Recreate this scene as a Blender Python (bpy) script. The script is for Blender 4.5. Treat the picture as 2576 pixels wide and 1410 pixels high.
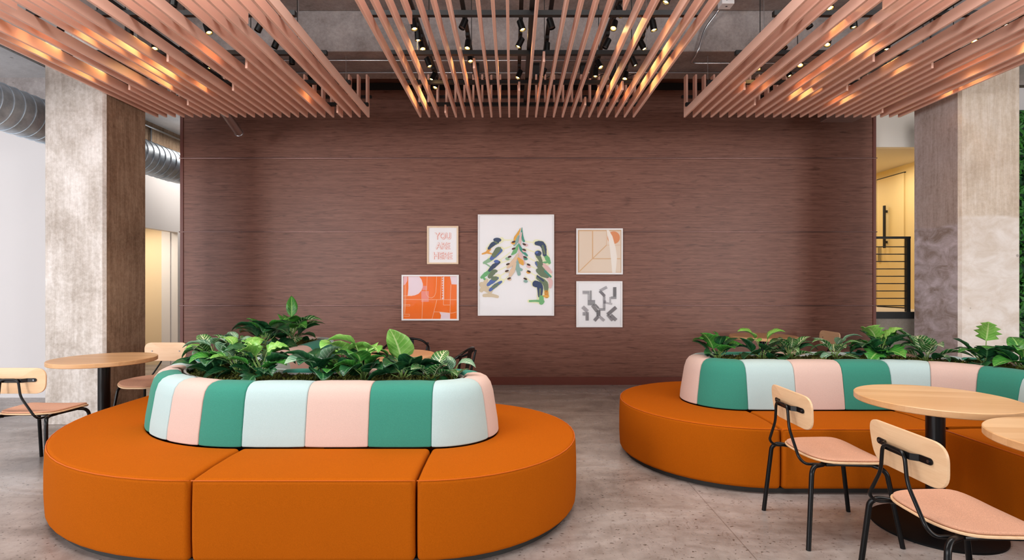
import bpy, bmesh, math, random
from mathutils import Vector, Matrix
from math import sin, cos, pi, radians as R

for o in list(bpy.data.objects): bpy.data.objects.remove(o)
S = bpy.context.scene
COL = S.collection
F = 1350.0; EYE = 1.41; CXP = 1288.0; CYP = 715.0

# ---------------------------------------------------------------- camera
cam = bpy.data.objects.new('camera', bpy.data.cameras.new('camera'))
COL.objects.link(cam); S.camera = cam
cam.location = (0, 0, EYE); cam.rotation_euler = (pi/2, 0, 0)
cam.data.sensor_width = 36; cam.data.lens = 36*F/2576
cam.data.shift_y = (CYP-705)/2576
cam.data.clip_start = 0.05; cam.data.clip_end = 100

# ---------------------------------------------------------------- world, light, exposure
w = bpy.data.worlds.new('sky'); S.world = w; w.use_nodes = True
bg = w.node_tree.nodes['Background']
bg.inputs[0].default_value = (0.90, 0.95, 1.0, 1); bg.inputs[1].default_value = 1.0
S.view_settings.view_transform = 'Standard'; S.view_settings.look = 'None'
S.view_settings.gamma = 1; S.view_settings.use_curve_mapping = False
S.view_settings.exposure = 0.05

def area(name, loc, rot, sx, sy, power, color=(1, 1, 1), spread=180):
    d = bpy.data.lights.new(name, 'AREA'); d.shape = 'RECTANGLE'; d.size = sx; d.size_y = sy
    d.energy = power; d.color = color; d.spread = R(spread)
    o = bpy.data.objects.new(name, d); COL.objects.link(o)
    o.location = loc; o.rotation_euler = rot
    return o
DAY = (1.0, 0.965, 0.94)
# daylight in the big front windows (behind the camera) and in the windows of the left side
area('daylight_front_left', (-7.4, -5.8, 2.3), (R(90), 0, R(-8)), 1.7, 3.2, 430, DAY)
area('daylight_front_right', (8.0, -5.8, 2.3), (R(90), 0, R(8)), 1.7, 3.2, 370, (1.0, 0.97, 0.94))
area('daylight_side_left', (-8.7, -2.0, 1.9), (R(90+4), 0, R(-60)), 5.5, 3.0, 270, (0.93, 0.95, 1.0))
area('daylight_side_right', (9.4, -2.0, 1.9), (R(90+4), 0, R(60)), 5.5, 3.0, 130, (1.0, 0.97, 0.94))
# added overhead fill without fixtures, brightens the sofa tops; before the slat canopies
area('ceiling_fitting', (-2.6, 2.6, 4.3), (0, 0, 0), 4.4, 1.1, 128, (1, .975, .95), 150)
area('ceiling_fitting', (2.2, 2.6, 4.3), (0, 0, 0), 4.4, 1.1, 90, (1, .97, .94), 150)

# ---------------------------------------------------------------- materials
def new_mat(name):
    m = bpy.data.materials.new(name); m.use_nodes = True
    return m, m.node_tree.nodes, m.node_tree.links, m.node_tree.nodes['Principled BSDF']
def srgb(r, g, b):
    f = lambda c: c/12.92 if c <= .04045 else ((c+.055)/1.055)**2.4
    return (f(r/255), f(g/255), f(b/255), 1)
def plain(name, col, rough=.5, metal=0, spec=.5, coat=0):
    m, n, l, b = new_mat(name)
    b.inputs['Base Color'].default_value = col; b.inputs['Roughness'].default_value = rough
    b.inputs['Metallic'].default_value = metal; b.inputs['Specular IOR Level'].default_value = spec
    b.inputs['Coat Weight'].default_value = coat
    return m
def coords(n, l, scale, kind='Object', loc=(0, 0, 0)):
    tc = n.new('ShaderNodeTexCoord'); mp = n.new('ShaderNodeMapping')
    mp.inputs['Scale'].default_value = scale; mp.inputs['Location'].default_value = loc
    l.new(tc.outputs[kind], mp.inputs[0]); return mp.outputs[0]
def noise(n, l, vec, scale, detail=4, rough=.55, dist=0):
    t = n.new('ShaderNodeTexNoise'); t.inputs['Scale'].default_value = scale
    t.inputs['Detail'].default_value = detail; t.inputs['Roughness'].default_value = rough
    t.inputs['Distortion'].default_value = dist
    l.new(vec, t.inputs['Vector']); return t.outputs['Fac']
def ramp(n, l, fac, stops):
    r = n.new('ShaderNodeValToRGB'); e = r.color_ramp.elements
    while len(e) < len(stops): e.new(.5)
    for i, (p, c) in enumerate(stops):
        e[i].position = p; e[i].color = c if len(c) == 4 else (*c, 1)
    l.new(fac, r.inputs[0]); return r.outputs[0]
def mix(n, l, fac, a, b, mode='MIX'):
    m = n.new('ShaderNodeMix'); m.data_type = 'RGBA'; m.blend_type = mode
    for inp, v in ((m.inputs[0], fac), (m.inputs[6], a), (m.inputs[7], b)):
        if hasattr(v, 'is_linked'): l.new(v, inp)
        else: inp.default_value = v
    return m.outputs[2]
def bump(n, l, b, h, strength, dist=.01):
    bp = n.new('ShaderNodeBump'); bp.inputs['Strength'].default_value = strength
    bp.inputs['Distance'].default_value = dist
    l.new(h, bp.inputs['Height']); l.new(bp.outputs[0], b.inputs['Normal'])

def fabric(name, col, var=.10, scale=260, sheen=.08, spec=.12):
    m, n, l, b = new_mat(name)
    v = coords(n, l, (1, 1, 1))
    fine = noise(n, l, v, scale, 2, .6); big = noise(n, l, v, 3, 3)
    lo = tuple(c*(1-var) for c in col[:3])+(1,); hi = tuple(min(1, c*(1+var)) for c in col[:3])+(1,)
    c1 = ramp(n, l, fine, [(.3, lo), (.7, hi)])
    c2 = mix(n, l, .12, c1, ramp(n, l, big, [(.3, lo), (.7, hi)]), 'MIX')
    l.new(c2, b.inputs['Base Color']); b.inputs['Roughness'].default_value = .92
    b.inputs['Specular IOR Level'].default_value = spec
    b.inputs['Sheen Weight'].default_value = sheen; b.inputs['Sheen Roughness'].default_value = .5
    bump(n, l, b, fine, .25, .002)
    return m
def wood(name, c1, c2, axis=0, grain=9, rough=.45, planks=0):
    m, n, l, b = new_mat(name)
    sc = [14, 14, 14]; sc[axis] = 1.1
    v = coords(n, l, tuple(sc)); g = noise(n, l, v, 1.6, 6, .6, .6)
    fine = noise(n, l, coords(n, l, tuple(s*(5 if s > 2 else 1.5) for s in sc)), 3, 3)
    c = ramp(n, l, g, [(.3, c1), (.7, c2)])
    c = mix(n, l, .25, c, ramp(n, l, fine, [(.35, c1), (.65, c2)]))
    if planks:
        tc = n.new('ShaderNodeTexCoord'); sx = n.new('ShaderNodeSeparateXYZ'); l.new(tc.outputs['Object'], sx.inputs[0])
        mu = n.new('ShaderNodeMath'); mu.operation = 'MULTIPLY'; mu.inputs[1].default_value = planks
        l.new(sx.outputs[1 if axis == 0 else 0], mu.inputs[0])
        fl = n.new('ShaderNodeMath'); fl.operation = 'FLOOR'; l.new(mu.outputs[0], fl.inputs[0])
        wn = n.new('ShaderNodeTexWhiteNoise'); wn.noise_dimensions = '1D'; l.new(fl.outputs[0], wn.inputs['W'])
        c = mix(n, l, .6, c, ramp(n, l, wn.outputs[0], [(0, c1), (1, c2)]))
    l.new(c, b.inputs['Base Color']); b.inputs['Roughness'].default_value = rough
    return m
def concrete(name, base, dark, light, seed=0, smear=.5, vert=True, rough=.85, low=None):
    m, n, l, b = new_mat(name)
    v = coords(n, l, (1, 1, 1), loc=(seed, seed*2.3, seed*.7))
    vs = coords(n, l, (9, 9, .8) if vert else (1, 1, 1), loc=(seed, 0, 0))
    streak = noise(n, l, vs, 2.2, 8, .7, .4); blot = noise(n, l, v, 2.0, 9, .68, .5); fine = noise(n, l, v, 30, 6, .7)
    def shade(base, dark, light):
        c = ramp(n, l, blot, [(.36, dark), (.5, base), (.64, light)])
        c = mix(n, l, smear, c, ramp(n, l, streak, [(.38, dark), (.5, base), (.62, light)]))
        return mix(n, l, .25, c, ramp(n, l, fine, [(.38, dark), (.5, base), (.62, light)]))
    c = shade(base, dark, light)
    if low:   # the paler lower pour: a wavy line, with cloudy trowel smears below it
        zl, lb, ld, ll = low
        tc = n.new('ShaderNodeTexCoord'); sx = n.new('ShaderNodeSeparateXYZ'); l.new(tc.outputs['Object'], sx.inputs[0])
        sm = noise(n, l, coords(n, l, (1.6, 1.6, 2.6), loc=(seed, 1, 2)), 2.6, 9, .66, .5)
        c2 = ramp(n, l, sm, [(.36, ld), (.5, lb), (.64, ll)])
        ad = n.new('ShaderNodeMath'); ad.operation = 'MULTIPLY_ADD'; l.new(noise(n, l, v, 3, 3), ad.inputs[0]); ad.inputs[1].default_value = .10; l.new(sx.outputs[2], ad.inputs[2])
        f = ramp(n, l, ad.outputs[0], [(0, (1, 1, 1, 1)), (1, (0, 0, 0, 1))]); r = f.node.color_ramp.elements
        mp = n.new('ShaderNodeMapRange'); mp.inputs['From Min'].default_value = zl-.01+.05; mp.inputs['From Max'].default_value = zl+.05+.02
        mp.inputs['To Min'].default_value = 1; mp.inputs['To Max'].default_value = 0; l.new(ad.outputs[0], mp.inputs[0])
        c = mix(n, l, mp.outputs[0], c, c2)
    vo = n.new('ShaderNodeTexVoronoi'); vo.inputs['Scale'].default_value = 3.6; l.new(v, vo.inputs['Vector'])
    wn = n.new('ShaderNodeTexWhiteNoise'); l.new(vo.outputs['Position'], wn.inputs['Vector'])
    th = n.new('ShaderNodeMath'); th.operation = 'MULTIPLY'; th.inputs[1].default_value = .055; l.new(wn.outputs[0], th.inputs[0])
    sb = n.new('ShaderNodeMath'); sb.operation = 'SUBTRACT'; l.new(vo.outputs['Distance'], sb.inputs[0]); l.new(th.outputs[0], sb.inputs[1])
    pit = ramp(n, l, sb.outputs[0], [(.0, (.45, .43, .42, 1)), (.02, (1, 1, 1, 1))])
    c = mix(n, l, .8, c, pit, 'MULTIPLY')
    l.new(c, b.inputs['Base Color']); b.inputs['Roughness'].default_value = rough
    bump(n, l, b, fine, .2, .006)
    return m

M = {}
M['orange'] = fabric('orange_wool', srgb(168, 84, 11), .12, 260, 0, .04)
M['orange_welt'] = fabric('orange_welt', srgb(196, 92, 14), .05)
M['green'] = fabric('sea_green_wool', srgb(56, 130, 112), .10)
M['mint'] = fabric('pale_mint_wool', srgb(172, 193, 193), .05)
M['pink'] = fabric('blush_wool', srgb(203, 175, 164), .06)
M['felt'] = fabric('salmon_felt', srgb(206, 154, 126), .2, 300)
M['slat'] = plain('salmon_lacquer', srgb(246, 198, 178), .42, 0, .4)
M['black'] = plain('black_powdercoat', (.004, .004, .0045, 1), .28, 0, .28)
M['base_black'] = plain('base_black', (.004, .004, .0045, 1), .5, 0, .12)
M['black_matt'] = plain('black_matt', (.010, .010, .011, 1), .6)
M['plinth'] = plain('dark_plinth', (.02, .018, .016, 1), .7)
M['steel'] = plain('galvanised_conduit', (.55, .56, .58, 1), .3, 1)
M['white_wall'] = plain('white_paint', srgb(222, 218, 218), .8)
M['cream_wall'] = plain('cream_paint', srgb(228, 206, 172), .8)
M['yellow'] = plain('yellow_paint', srgb(232, 206, 146), .6)
M['soffit'] = plain('beige_soffit', srgb(226, 214, 198), .8)
M['frame_white'] = plain('white_frame', srgb(245, 243, 243), .35)
M['paper'] = plain('paper', srgb(250, 247, 248), .8)
M['liner'] = plain('planter_metal', srgb(72, 62, 58), .45, .3)
M['lip'] = plain('planter_lip', srgb(190, 188, 186), .4, .4)
M['ply'] = wood('beech_ply', srgb(218, 174, 132), srgb(234, 198, 158), 0, rough=.42)
M['beech'] = wood('beech_top', srgb(200, 150, 100), srgb(228, 186, 140), 0, rough=.38, planks=11)
M['birch_frame'] = wood('birch_frame', srgb(236, 205, 172), srgb(244, 220, 190), 2)
M['bolt'] = plain('bolt_steel', (.18, .18, .19, 1), .35, 1)
M['soil'] = plain('soil', (.02, .015, .01, 1), .9)
M['stem'] = plain('plant_stem', srgb(110, 140, 70), .6)

def duct_mat():
    m, n, l, b = new_mat('spiral_duct_steel')
    v = coords(n, l, (1, 1, 1)); c = ramp(n, l, noise(n, l, v, 6, 6, .65, .2), [(.3, (.36, .44, .52, 1)), (.7, (.74, .82, .90, 1))])
    l.new(c, b.inputs['Base Color']); b.inputs['Metallic'].default_value = .5; b.inputs['Roughness'].default_value = .4
    return m
M['duct'] = duct_mat()
def wall_wood():
    m, n, l, b = new_mat('walnut_wall_panel')
    a = noise(n, l, coords(n, l, (1.1, 1, 34)), 2.2, 7, .62, .2)
    d = noise(n, l, coords(n, l, (4.5, 1, 150)), 1.6, 4, .6)
    e = noise(n, l, coords(n, l, (2.3, 1, 16), loc=(3, 0, 1)), 2.0, 3, .5, .5)
    c = ramp(n, l, a, [(.28, srgb(90, 56, 46)), (.46, srgb(126, 84, 70)), (.70, srgb(150, 106, 90))])
    c = mix(n, l, .35, c, ramp(n, l, d, [(.35, srgb(80, 46, 38)), (.6, srgb(148, 102, 88))]))
    c = mix(n, l, .75, c, ramp(n, l, e, [(.26, (.44, .40, .40, 1)), (.42, (1, 1, 1, 1))]), 'MULTIPLY')
    l.new(c, b.inputs['Base Color']); b.inputs['Roughness'].default_value = .42
    b.inputs['Specular IOR Level'].default_value = .3
    return m
M['walnut'] = wall_wood()
M['trim_dark'] = plain('bronze_strip', srgb(146, 116, 110), .3, .9)
M['base'] = plain('walnut_base', srgb(112, 56, 44), .45)
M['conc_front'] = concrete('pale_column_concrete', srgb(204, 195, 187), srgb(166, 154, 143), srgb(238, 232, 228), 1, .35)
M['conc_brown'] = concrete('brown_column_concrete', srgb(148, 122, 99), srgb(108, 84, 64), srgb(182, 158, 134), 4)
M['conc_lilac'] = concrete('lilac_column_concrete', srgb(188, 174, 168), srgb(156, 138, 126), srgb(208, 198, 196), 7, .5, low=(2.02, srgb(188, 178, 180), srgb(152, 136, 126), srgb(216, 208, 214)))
M['conc_beige'] = concrete('beige_column_concrete', srgb(206, 190, 172), srgb(178, 160, 142), srgb(224, 214, 204), 9, .5, low=(2.10, srgb(220, 210, 201), srgb(210, 197, 184), srgb(230, 223, 217)))
M['conc_ceiling'] = concrete('ceiling_concrete', srgb(150, 142, 140), srgb(116, 108, 106), srgb(178, 170, 168), 3, .4, False)
M['conc_pale'] = concrete('pale_soffit_concrete', srgb(208, 208, 210), srgb(188, 188, 190), srgb(222, 222, 224), 5, .4, False)
M['bulkhead'] = plain('bulkhead_paint', srgb(248, 240, 230), .8)
M['conc_wall'] = concrete('grey_landing_concrete', srgb(150, 140, 130), srgb(132, 122, 112), srgb(168, 158, 148), 2, .4, False)

def floor_mat():
    m, n, l, b = new_mat('polished_concrete_floor')
    v = coords(n, l, (1, 1, 1)); vs = coords(n, l, (1, 2.6, 1), loc=(2, 5, 0))
    blot = noise(n, l, vs, .9, 8, .62, .9); fine = noise(n, l, v, 9, 8, .7, .3); sp = noise(n, l, coords(n, l, (1, 1.6, 1)), 34, 2, .5)
    c = ramp(n, l, blot, [(.32, srgb(110, 99, 93)), (.5, srgb(150, 140, 135)), (.68, srgb(178, 171, 168))])
    c = mix(n, l, .3, c, ramp(n, l, fine, [(.36, srgb(104, 88, 76)), (.62, srgb(174, 162, 154))]))
    spots = ramp(n, l, sp, [(.315, (.2, .16, .13, 1)), (.35, (1, 1, 1, 1))])
    c = mix(n, l, .9, c, spots, 'MULTIPLY')
    scuff = ramp(n, l, noise(n, l, coords(n, l, (5, 1.6, 1), loc=(1, 1, 0)), 3.2, 8, .75, 1.6), [(.33, (.45, .38, .34, 1)), (.42, (1, 1, 1, 1))])
    c = mix(n, l, .6, c, scuff, 'MULTIPLY')
    # saw-cut joints
    tc = n.new('ShaderNodeTexCoord'); sx = n.new('ShaderNodeSeparateXYZ'); l.new(tc.outputs['Object'], sx.inputs[0])
    for k, (per, off) in enumerate(((3.05, 4.85), (3.05, .66))):
        a = n.new('ShaderNodeMath'); a.operation = 'ADD'; a.inputs[1].default_value = off; l.new(sx.outputs[k], a.inputs[0])
        p = n.new('ShaderNodeMath'); p.operation = 'PINGPONG'; p.inputs[1].default_value = per/2; l.new(a.outputs[0], p.inputs[0])
        c = mix(n, l, 1.0, c, ramp(n, l, p.outputs[0], [(.0022, (.45, .40, .38, 1)), (.0040, (1, 1, 1, 1))]), 'MULTIPLY')
    l.new(c, b.inputs['Base Color'])
    rr = ramp(n, l, blot, [(.3, (.36,)*3), (.7, (.24,)*3)]); l.new(rr, b.inputs['Roughness'])
    b.inputs['Specular IOR Level'].default_value = .5
    bump(n, l, b, fine, .06, .004)
    return m
M['floor'] = floor_mat()

def leaf_mat(name, c_dark, c_light, c_vein, vein=.25, varieg=0, rough=.34):
    m, n, l, b = new_mat(name)
    uv = n.new('ShaderNodeUVMap'); sx = n.new('ShaderNodeSeparateXYZ'); l.new(uv.outputs[0], sx.inputs[0])
    def mth(op, a, bb=None):
        t = n.new('ShaderNodeMath'); t.operation = op
        for i, q in enumerate((a, bb)):
            if q is None: continue
            if hasattr(q, 'is_linked'): l.new(q, t.inputs[i])
            else: t.inputs[i].default_value = q
        return t.outputs[0]
    au = mth('ABSOLUTE', mth('SUBTRACT', sx.outputs[0], .5))
    base = ramp(n, l, noise(n, l, coords(n, l, (1, 1, 1)), 11, 2), [(.35, c_dark), (.65, c_light)])
    rib = ramp(n, l, au, [(.018, (1, 1, 1, 1)), (.05, (0, 0, 0, 1))])
    side = mth('SINE', mth('MULTIPLY', mth('SUBTRACT', sx.outputs[1], mth('MULTIPLY', au, .45)), 46))
    sv = ramp(n, l, side, [(.80 - varieg*.5, (0, 0, 0, 1)), (1, (1, 1, 1, 1))])
    edge = ramp(n, l, au, [(.15, (1, 1, 1, 1)), (.42, (1-varieg,)*3)])
    f = mth('MULTIPLY', mth('MULTIPLY', sv, edge), vein)
    c = mix(n, l, f, base, c_vein); c = mix(n, l, rib, c, c_vein)
    l.new(c, b.inputs['Base Color']); b.inputs['Roughness'].default_value = rough
    bump(n, l, b, side, .15, .002)
    return m
M['leaf_dark'] = leaf_mat('leaf_dark', srgb(14, 52, 32), srgb(26, 82, 42), srgb(80, 130, 80), .25)
M['leaf_mid'] = leaf_mat('leaf_mid', srgb(36, 100, 36), srgb(64, 138, 48), srgb(140, 182, 100), .3)
M['leaf_light'] = leaf_mat('leaf_light', srgb(92, 158, 56), srgb(136, 186, 92), srgb(192, 216, 144), .35)
M['leaf_varieg'] = leaf_mat('leaf_variegated', srgb(28, 84, 42), srgb(58, 122, 54), srgb(222, 226, 184), .85, .6)
M['leaf_silver'] = leaf_mat('leaf_silver', srgb(86, 130, 104), srgb(126, 164, 128), srgb(214, 224, 206), .5, .4)
def moss_mat():
    m, n, l, b = new_mat('moss')
    f = noise(n, l, coords(n, l, (1, 1, 1)), 60, 6, .7); g = noise(n, l, coords(n, l, (1, 1, 1)), 9, 3)
    c = ramp(n, l, f, [(.36, srgb(44, 48, 16)), (.5, srgb(92, 98, 30)), (.66, srgb(154, 156, 62))])
    c = mix(n, l, .4, c, ramp(n, l, g, [(.35, srgb(60, 52, 28)), (.6, srgb(128, 132, 44))]))
    l.new(c, b.inputs['Base Color']); b.inputs['Roughness'].default_value = .95
    bump(n, l, b, f, 1.0, .02); return m
M['moss'] = moss_mat()
def emis(name, col, s):
    m, n, l, b = new_mat(name); b.inputs['Base Color'].default_value = (0, 0, 0, 1)
    b.inputs['Emission Color'].default_value = col; b.inputs['Emission Strength'].default_value = s
    return m
M['lamp'] = emis('warm_lamp_lens', (1, .46, .09, 1), 7)
M['lamp_core'] = emis('warm_lamp_core', (1, .74, .34, 1), 30)
M['lamp_off'] = plain('unlit_lens', (.25, .25, .26, 1), .1, .5)
M['downlight'] = emis('downlight_lens', (1, .93, .8, 1), 12)
def pane_mat():
    m = bpy.data.materials.new('picture_glass'); m.use_nodes = True; n = m.node_tree.nodes; l = m.node_tree.links
    n.clear(); out = n.new('ShaderNodeOutputMaterial'); t = n.new('ShaderNodeBsdfTransparent'); g = n.new('ShaderNodeBsdfGlossy')
    g.inputs['Roughness'].default_value = .04; fr = n.new('ShaderNodeFresnel'); fr.inputs[0].default_value = 1.45
    mx = n.new('ShaderNodeMixShader'); l.new(fr.outputs[0], mx.inputs[0]); l.new(t.outputs[0], mx.inputs[1]); l.new(g.outputs[0], mx.inputs[2])
    l.new(mx.outputs[0], out.inputs[0]); return m
M['pane'] = pane_mat()

# ---------------------------------------------------------------- mesh helpers
class MB:
    def __init__(s): s.v = []; s.f = []; s.m = []; s.uv = {}
    def add(s, vs, fs, mi=0):
        k = len(s.v); s.v += [tuple(p) for p in vs]
        for f in fs: s.f.append(tuple(i+k for i in f)); s.m.append(mi)
    def box(s, x0, x1, y0, y1, z0, z1, mi=0):
        s.add([(x, y, z) for z in (z0, z1) for y in (y0, y1) for x in (x0, x1)],
              [(0, 2, 3, 1), (4, 5, 7, 6), (0, 1, 5, 4), (2, 6, 7, 3), (0, 4, 6, 2), (1, 3, 7, 5)], mi)
    def tube(s, pts, r, seg=10, mi=0, cap=True, closed=False):
        pts = [Vector(p) for p in pts]; n = len(pts); rs = r if isinstance(r, (list, tuple)) else [r]*n
        t0 = (pts[1]-pts[0]).normalized()
        u = t0.cross(Vector((0, 0, 1)));
        if u.length < .01: u = t0.cross(Vector((1, 0, 0)))
        u.normalize(); vs = []
        for i, p in enumerate(pts):
            a = pts[i-1] if (i > 0 or closed) else p; b = pts[(i+1) % n] if (i < n-1 or closed) else p
            t = (b-a).normalized(); u = (u - t*u.dot(t)).normalized(); w_ = t.cross(u)
            for k in range(seg):
                an = 2*pi*k/seg; vs.append(p+(u*cos(an)+w_*sin(an))*rs[i])
        fs = []
        for i in range(n if closed else n-1):
            for k in range(seg):
                a = i*seg+k; b = i*seg+(k+1) % seg; j = ((i+1) % n)*seg
                fs.append((a, b, j+(k+1) % seg, j+k))
        if cap and not closed:
            fs.append(tuple(range(seg))[::-1]); fs.append(tuple((n-1)*seg+k for k in range(seg)))
        s.add(vs, fs, mi)
    def lathe(s, prof, c=(0, 0, 0), seg=32, mi=0):
        vs = []; n = len(prof)
        for r, z in prof:
            for k in range(seg):
                a = 2*pi*k/seg; vs.append((c[0]+r*cos(a), c[1]+r*sin(a), c[2]+z))
        fs = []
        for i in range(n-1):
            for k in range(seg): fs.append((i*seg+k, i*seg+(k+1) % seg, (i+1)*seg+(k+1) % seg, (i+1)*seg+k))
        fs.append(tuple(range(seg))[::-1]); fs.append(tuple((n-1)*seg+k for k in range(seg)))
        s.add(vs, fs, mi)
    def prism(s, poly, z0, z1, mi=0):
        n = len(poly)
        s.add([(x, y, z0) for x, y in poly]+[(x, y, z1) for x, y in poly],
              [tuple(range(n))[::-1], tuple(range(n, 2*n))]+[(i, (i+1) % n, n+(i+1) % n, n+i) for i in range(n)], mi)
    def build(s, name, mats, parent=None, smooth=False, bevel=0, segs=3, angle=35, fix=True):
        me = bpy.data.meshes.new(name); me.from_pydata(s.v, [], s.f)
        if not isinstance(mats, (list, tuple)): mats = [mats]
        for m in mats: me.materials.append(m if not isinstance(m, str) else M[m])
        for p, mi in zip(me.polygons, s.m): p.material_index = mi
        if fix:
            b = bmesh.new(); b.from_mesh(me); bmesh.ops.recalc_face_normals(b, faces=b.faces); b.to_mesh(me); b.free()
        if smooth:
            for p in me.polygons: p.use_smooth = True
            me.update()
        o = bpy.data.objects.new(name, me); COL.objects.link(o)
        if parent: o.parent = parent
        if bevel:
            md = o.modifiers.new('bevel', 'BEVEL'); md.width = bevel; md.segments = segs; md.limit_method = 'ANGLE'
            md.angle_limit = R(angle); md.harden_normals = False
            if smooth:
                wn = o.modifiers.new('wn', 'WEIGHTED_NORMAL'); wn.keep_sharp = False
        elif smooth == 'auto':
            es = o.modifiers.new('es', 'EDGE_SPLIT'); es.split_angle = R(40)
        return o
def thing(name, label, cat, loc=(0, 0, 0), rz=0, group=None):
    o = bpy.data.objects.new(name, None); COL.objects.link(o); o.location = loc; o.rotation_euler = (0, 0, rz)
    o.empty_display_size = .1
    return tag(o, label, cat, group)
def tag(o, label, cat, group=None, kind=None):
    o['label'] = label; o['category'] = cat
    if group: o['group'] = group
    if kind: o['kind'] = kind
    return o
def struct(o, label=None):
    o['kind'] = 'structure'
    if label: o['label'] = label; 
    return o
def copy_tree(o, parent=None):
    c = o.copy(); COL.objects.link(c); c.parent = parent
    for ch in [k for k in bpy.data.objects if k.parent == o]: copy_tree(ch, c)
    return c
def fillet(pts, rad, n=5):
    pts = [Vector(p) for p in pts]; out = [pts[0]]
    for i in range(1, len(pts)-1):
        p = pts[i]; a = pts[i-1]-p; b = pts[i+1]-p; d = min(rad, a.length*.49, b.length*.49)
        p0 = p+a.normalized()*d; p2 = p+b.normalized()*d
        for k in range(n+1):
            t = k/n; out.append(p0*(1-t)**2+p*2*t*(1-t)+p2*t*t)
    out.append(pts[-1]); return out
def at(px, py, d): return Vector(((px-CXP)/F*d, d, EYE-(py-CYP)/F*d))
ORD = ['first', 'second', 'third', 'fourth', 'fifth', 'sixth', 'seventh', 'eighth']

# ================================================================ SETTING
def sbox(name, dims, mat, bevel=0, label=None):
    b = MB(); b.box(*dims); return struct(b.build(name, mat, bevel=bevel), label)
SL = 4.42; BZ = 3.97
sbox('floor', (-9, 10, -6, 13, -.1, 0), 'floor', label='polished concrete floor with speckles and scuffs')
sbox('ceiling', (-9, 10, -6, 13, SL, SL+.2), 'conc_ceiling', label='raw concrete ceiling slab')
sbox('wall_left', (-9.1, -9, 5.0, 6.65, 0, SL), 'white_wall')
sbox('wall_right', (10, 10.1, -6, 13, 0, SL), 'white_wall')
sbox('wall_rear', (-9, 10, 13, 13.1, 0, SL), 'cream_wall')
# front of the room (behind the camera): piers between the big windows
sbox('trim_1', (-9, 10, -6.1, -6.0, 0, .4), 'white_wall'); sbox('trim_2', (-9, 10, -6.1, -6.0, 4.0, SL), 'white_wall')
for k, x in enumerate((-8.7, -2.8, 2.9, 8.8)): sbox('trim_%d' % (k+3), (x-.25, x+.25, -6.1, -6.0, .4, 4.0), 'white_wall')
sbox('trim_7', (-9.1, -9, -6, 5.0, 0, .4), 'white_wall'); sbox('trim_8', (-9.1, -9, -6, 5.0, 3.8, SL), 'white_wall')
# walnut wall
WX0, WX1, WD = -4.62, 5.07, 7.5
b = MB(); b.box(WX0, WX1, WD, WD+.15, 0, SL)
struct(b.build('wall_back', 'walnut'), 'dark walnut veneer wall with horizontal seams')
for k, z in enumerate((1.11, 2.14, 3.17)):
    b = MB(); b.box(WX0-.03, WX1+.03, WD-.016, WD+.02, z-.010, z+.006)
    struct(b.build('trim_%d' % (k+9), 'trim_dark', bevel=.007), 'thin bronze strip along a seam of the walnut wall')
sbox('trim_12', (WX0-.012, WX0+.03, WD-.012, WD+.16, 0, SL), 'base'); sbox('trim_13', (WX1-.03, WX1+.012, WD-.012, WD+.16, 0, SL), 'base')
sbox('baseboard_back', (WX0+.03, WX1-.03, WD-.012, WD, 0, .11), 'base', label='reddish brown baseboard under the walnut wall')
sbox('trim_14', (WX0+.03, WX1-.03, WD-.03, WD, 4.12, 4.21), 'black_matt', label='black recess line at the top of the walnut wall')
# ceiling beams
sbox('ceiling_beam', (-4.9, 4.6, 5.9, 6.7, BZ, SL), 'conc_ceiling', bevel=.012, label='deep concrete beam in front of the walnut wall')
b = MB(); b.box(-9, -4.12, -6, 6.65, BZ, SL); struct(b.build('ceiling_soffit', 'conc_pale'), 'pale concrete soffit over the left side')
b = MB(); b.box(4.68, 10, -6, 6.9, BZ, SL); struct(b.build('ceiling_soffit', 'conc_pale'), 'pale concrete soffit over the right side')
# form-board joints on the slab
for k, (x0, x1, y0, y1) in enumerate(((-4.1, 4.6, 4.28, 4.30), (-4.1, 4.6, 2.9, 2.92))):
    sbox('trim_%d' % (k+15), (x0, x1, y0, y1, SL-.006, SL), 'black_matt')
# left: white partition, beam above it, side wall with recess
sbox('wall_left', (-9, -5.70, 6.65, 6.75, 0, 3.31), 'white_wall', label='white painted wall left of the pale concrete column')
sbox('ceiling_beam', (-9, -5.70, 6.65, 7.0, 3.31, BZ), 'conc_ceiling', label='concrete beam over the white wall on the left')
b = MB(); b.box(-5.95, -5.83, 6.75, 7.6, 0, 3.25); b.box(-5.95, -5.83, 7.6, 9.36, 2.31, 3.25); b.box(-5.95, -5.83, 9.36, 13, 0, 3.25)
struct(b.build('wall_left', 'white_wall'), 'pale side wall beyond the left column with a tall recess')
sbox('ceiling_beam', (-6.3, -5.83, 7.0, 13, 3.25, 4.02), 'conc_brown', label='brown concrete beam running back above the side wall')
sbox('ceiling_soffit', (-5.83, -4.0, 6.7, 13, 4.02, SL), 'conc_pale')
b = MB(); b.box(-7.3, -7.2, 7.5, 9.5, 0, 2.6); b.box(-7.2, -5.95, 9.36, 9.46, 0, 2.6, 0); b.box(-6.1, -5.95, 9.34, 9.36, 0, 2.45, 1); b.box(-7.2, -5.95, 7.5, 7.6, 0, 2.6, 1)
b.box(-7.2, -5.95, 7.6, 9.36, 2.45, 2.55, 1); b.box(-6.6, -6.45, 8.9, 9.36, 0, 2.45, 0)
struct(b.build('wall_recess', ['cream_wall', 'white_wall']), 'cream lined recess in the side wall')
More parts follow.
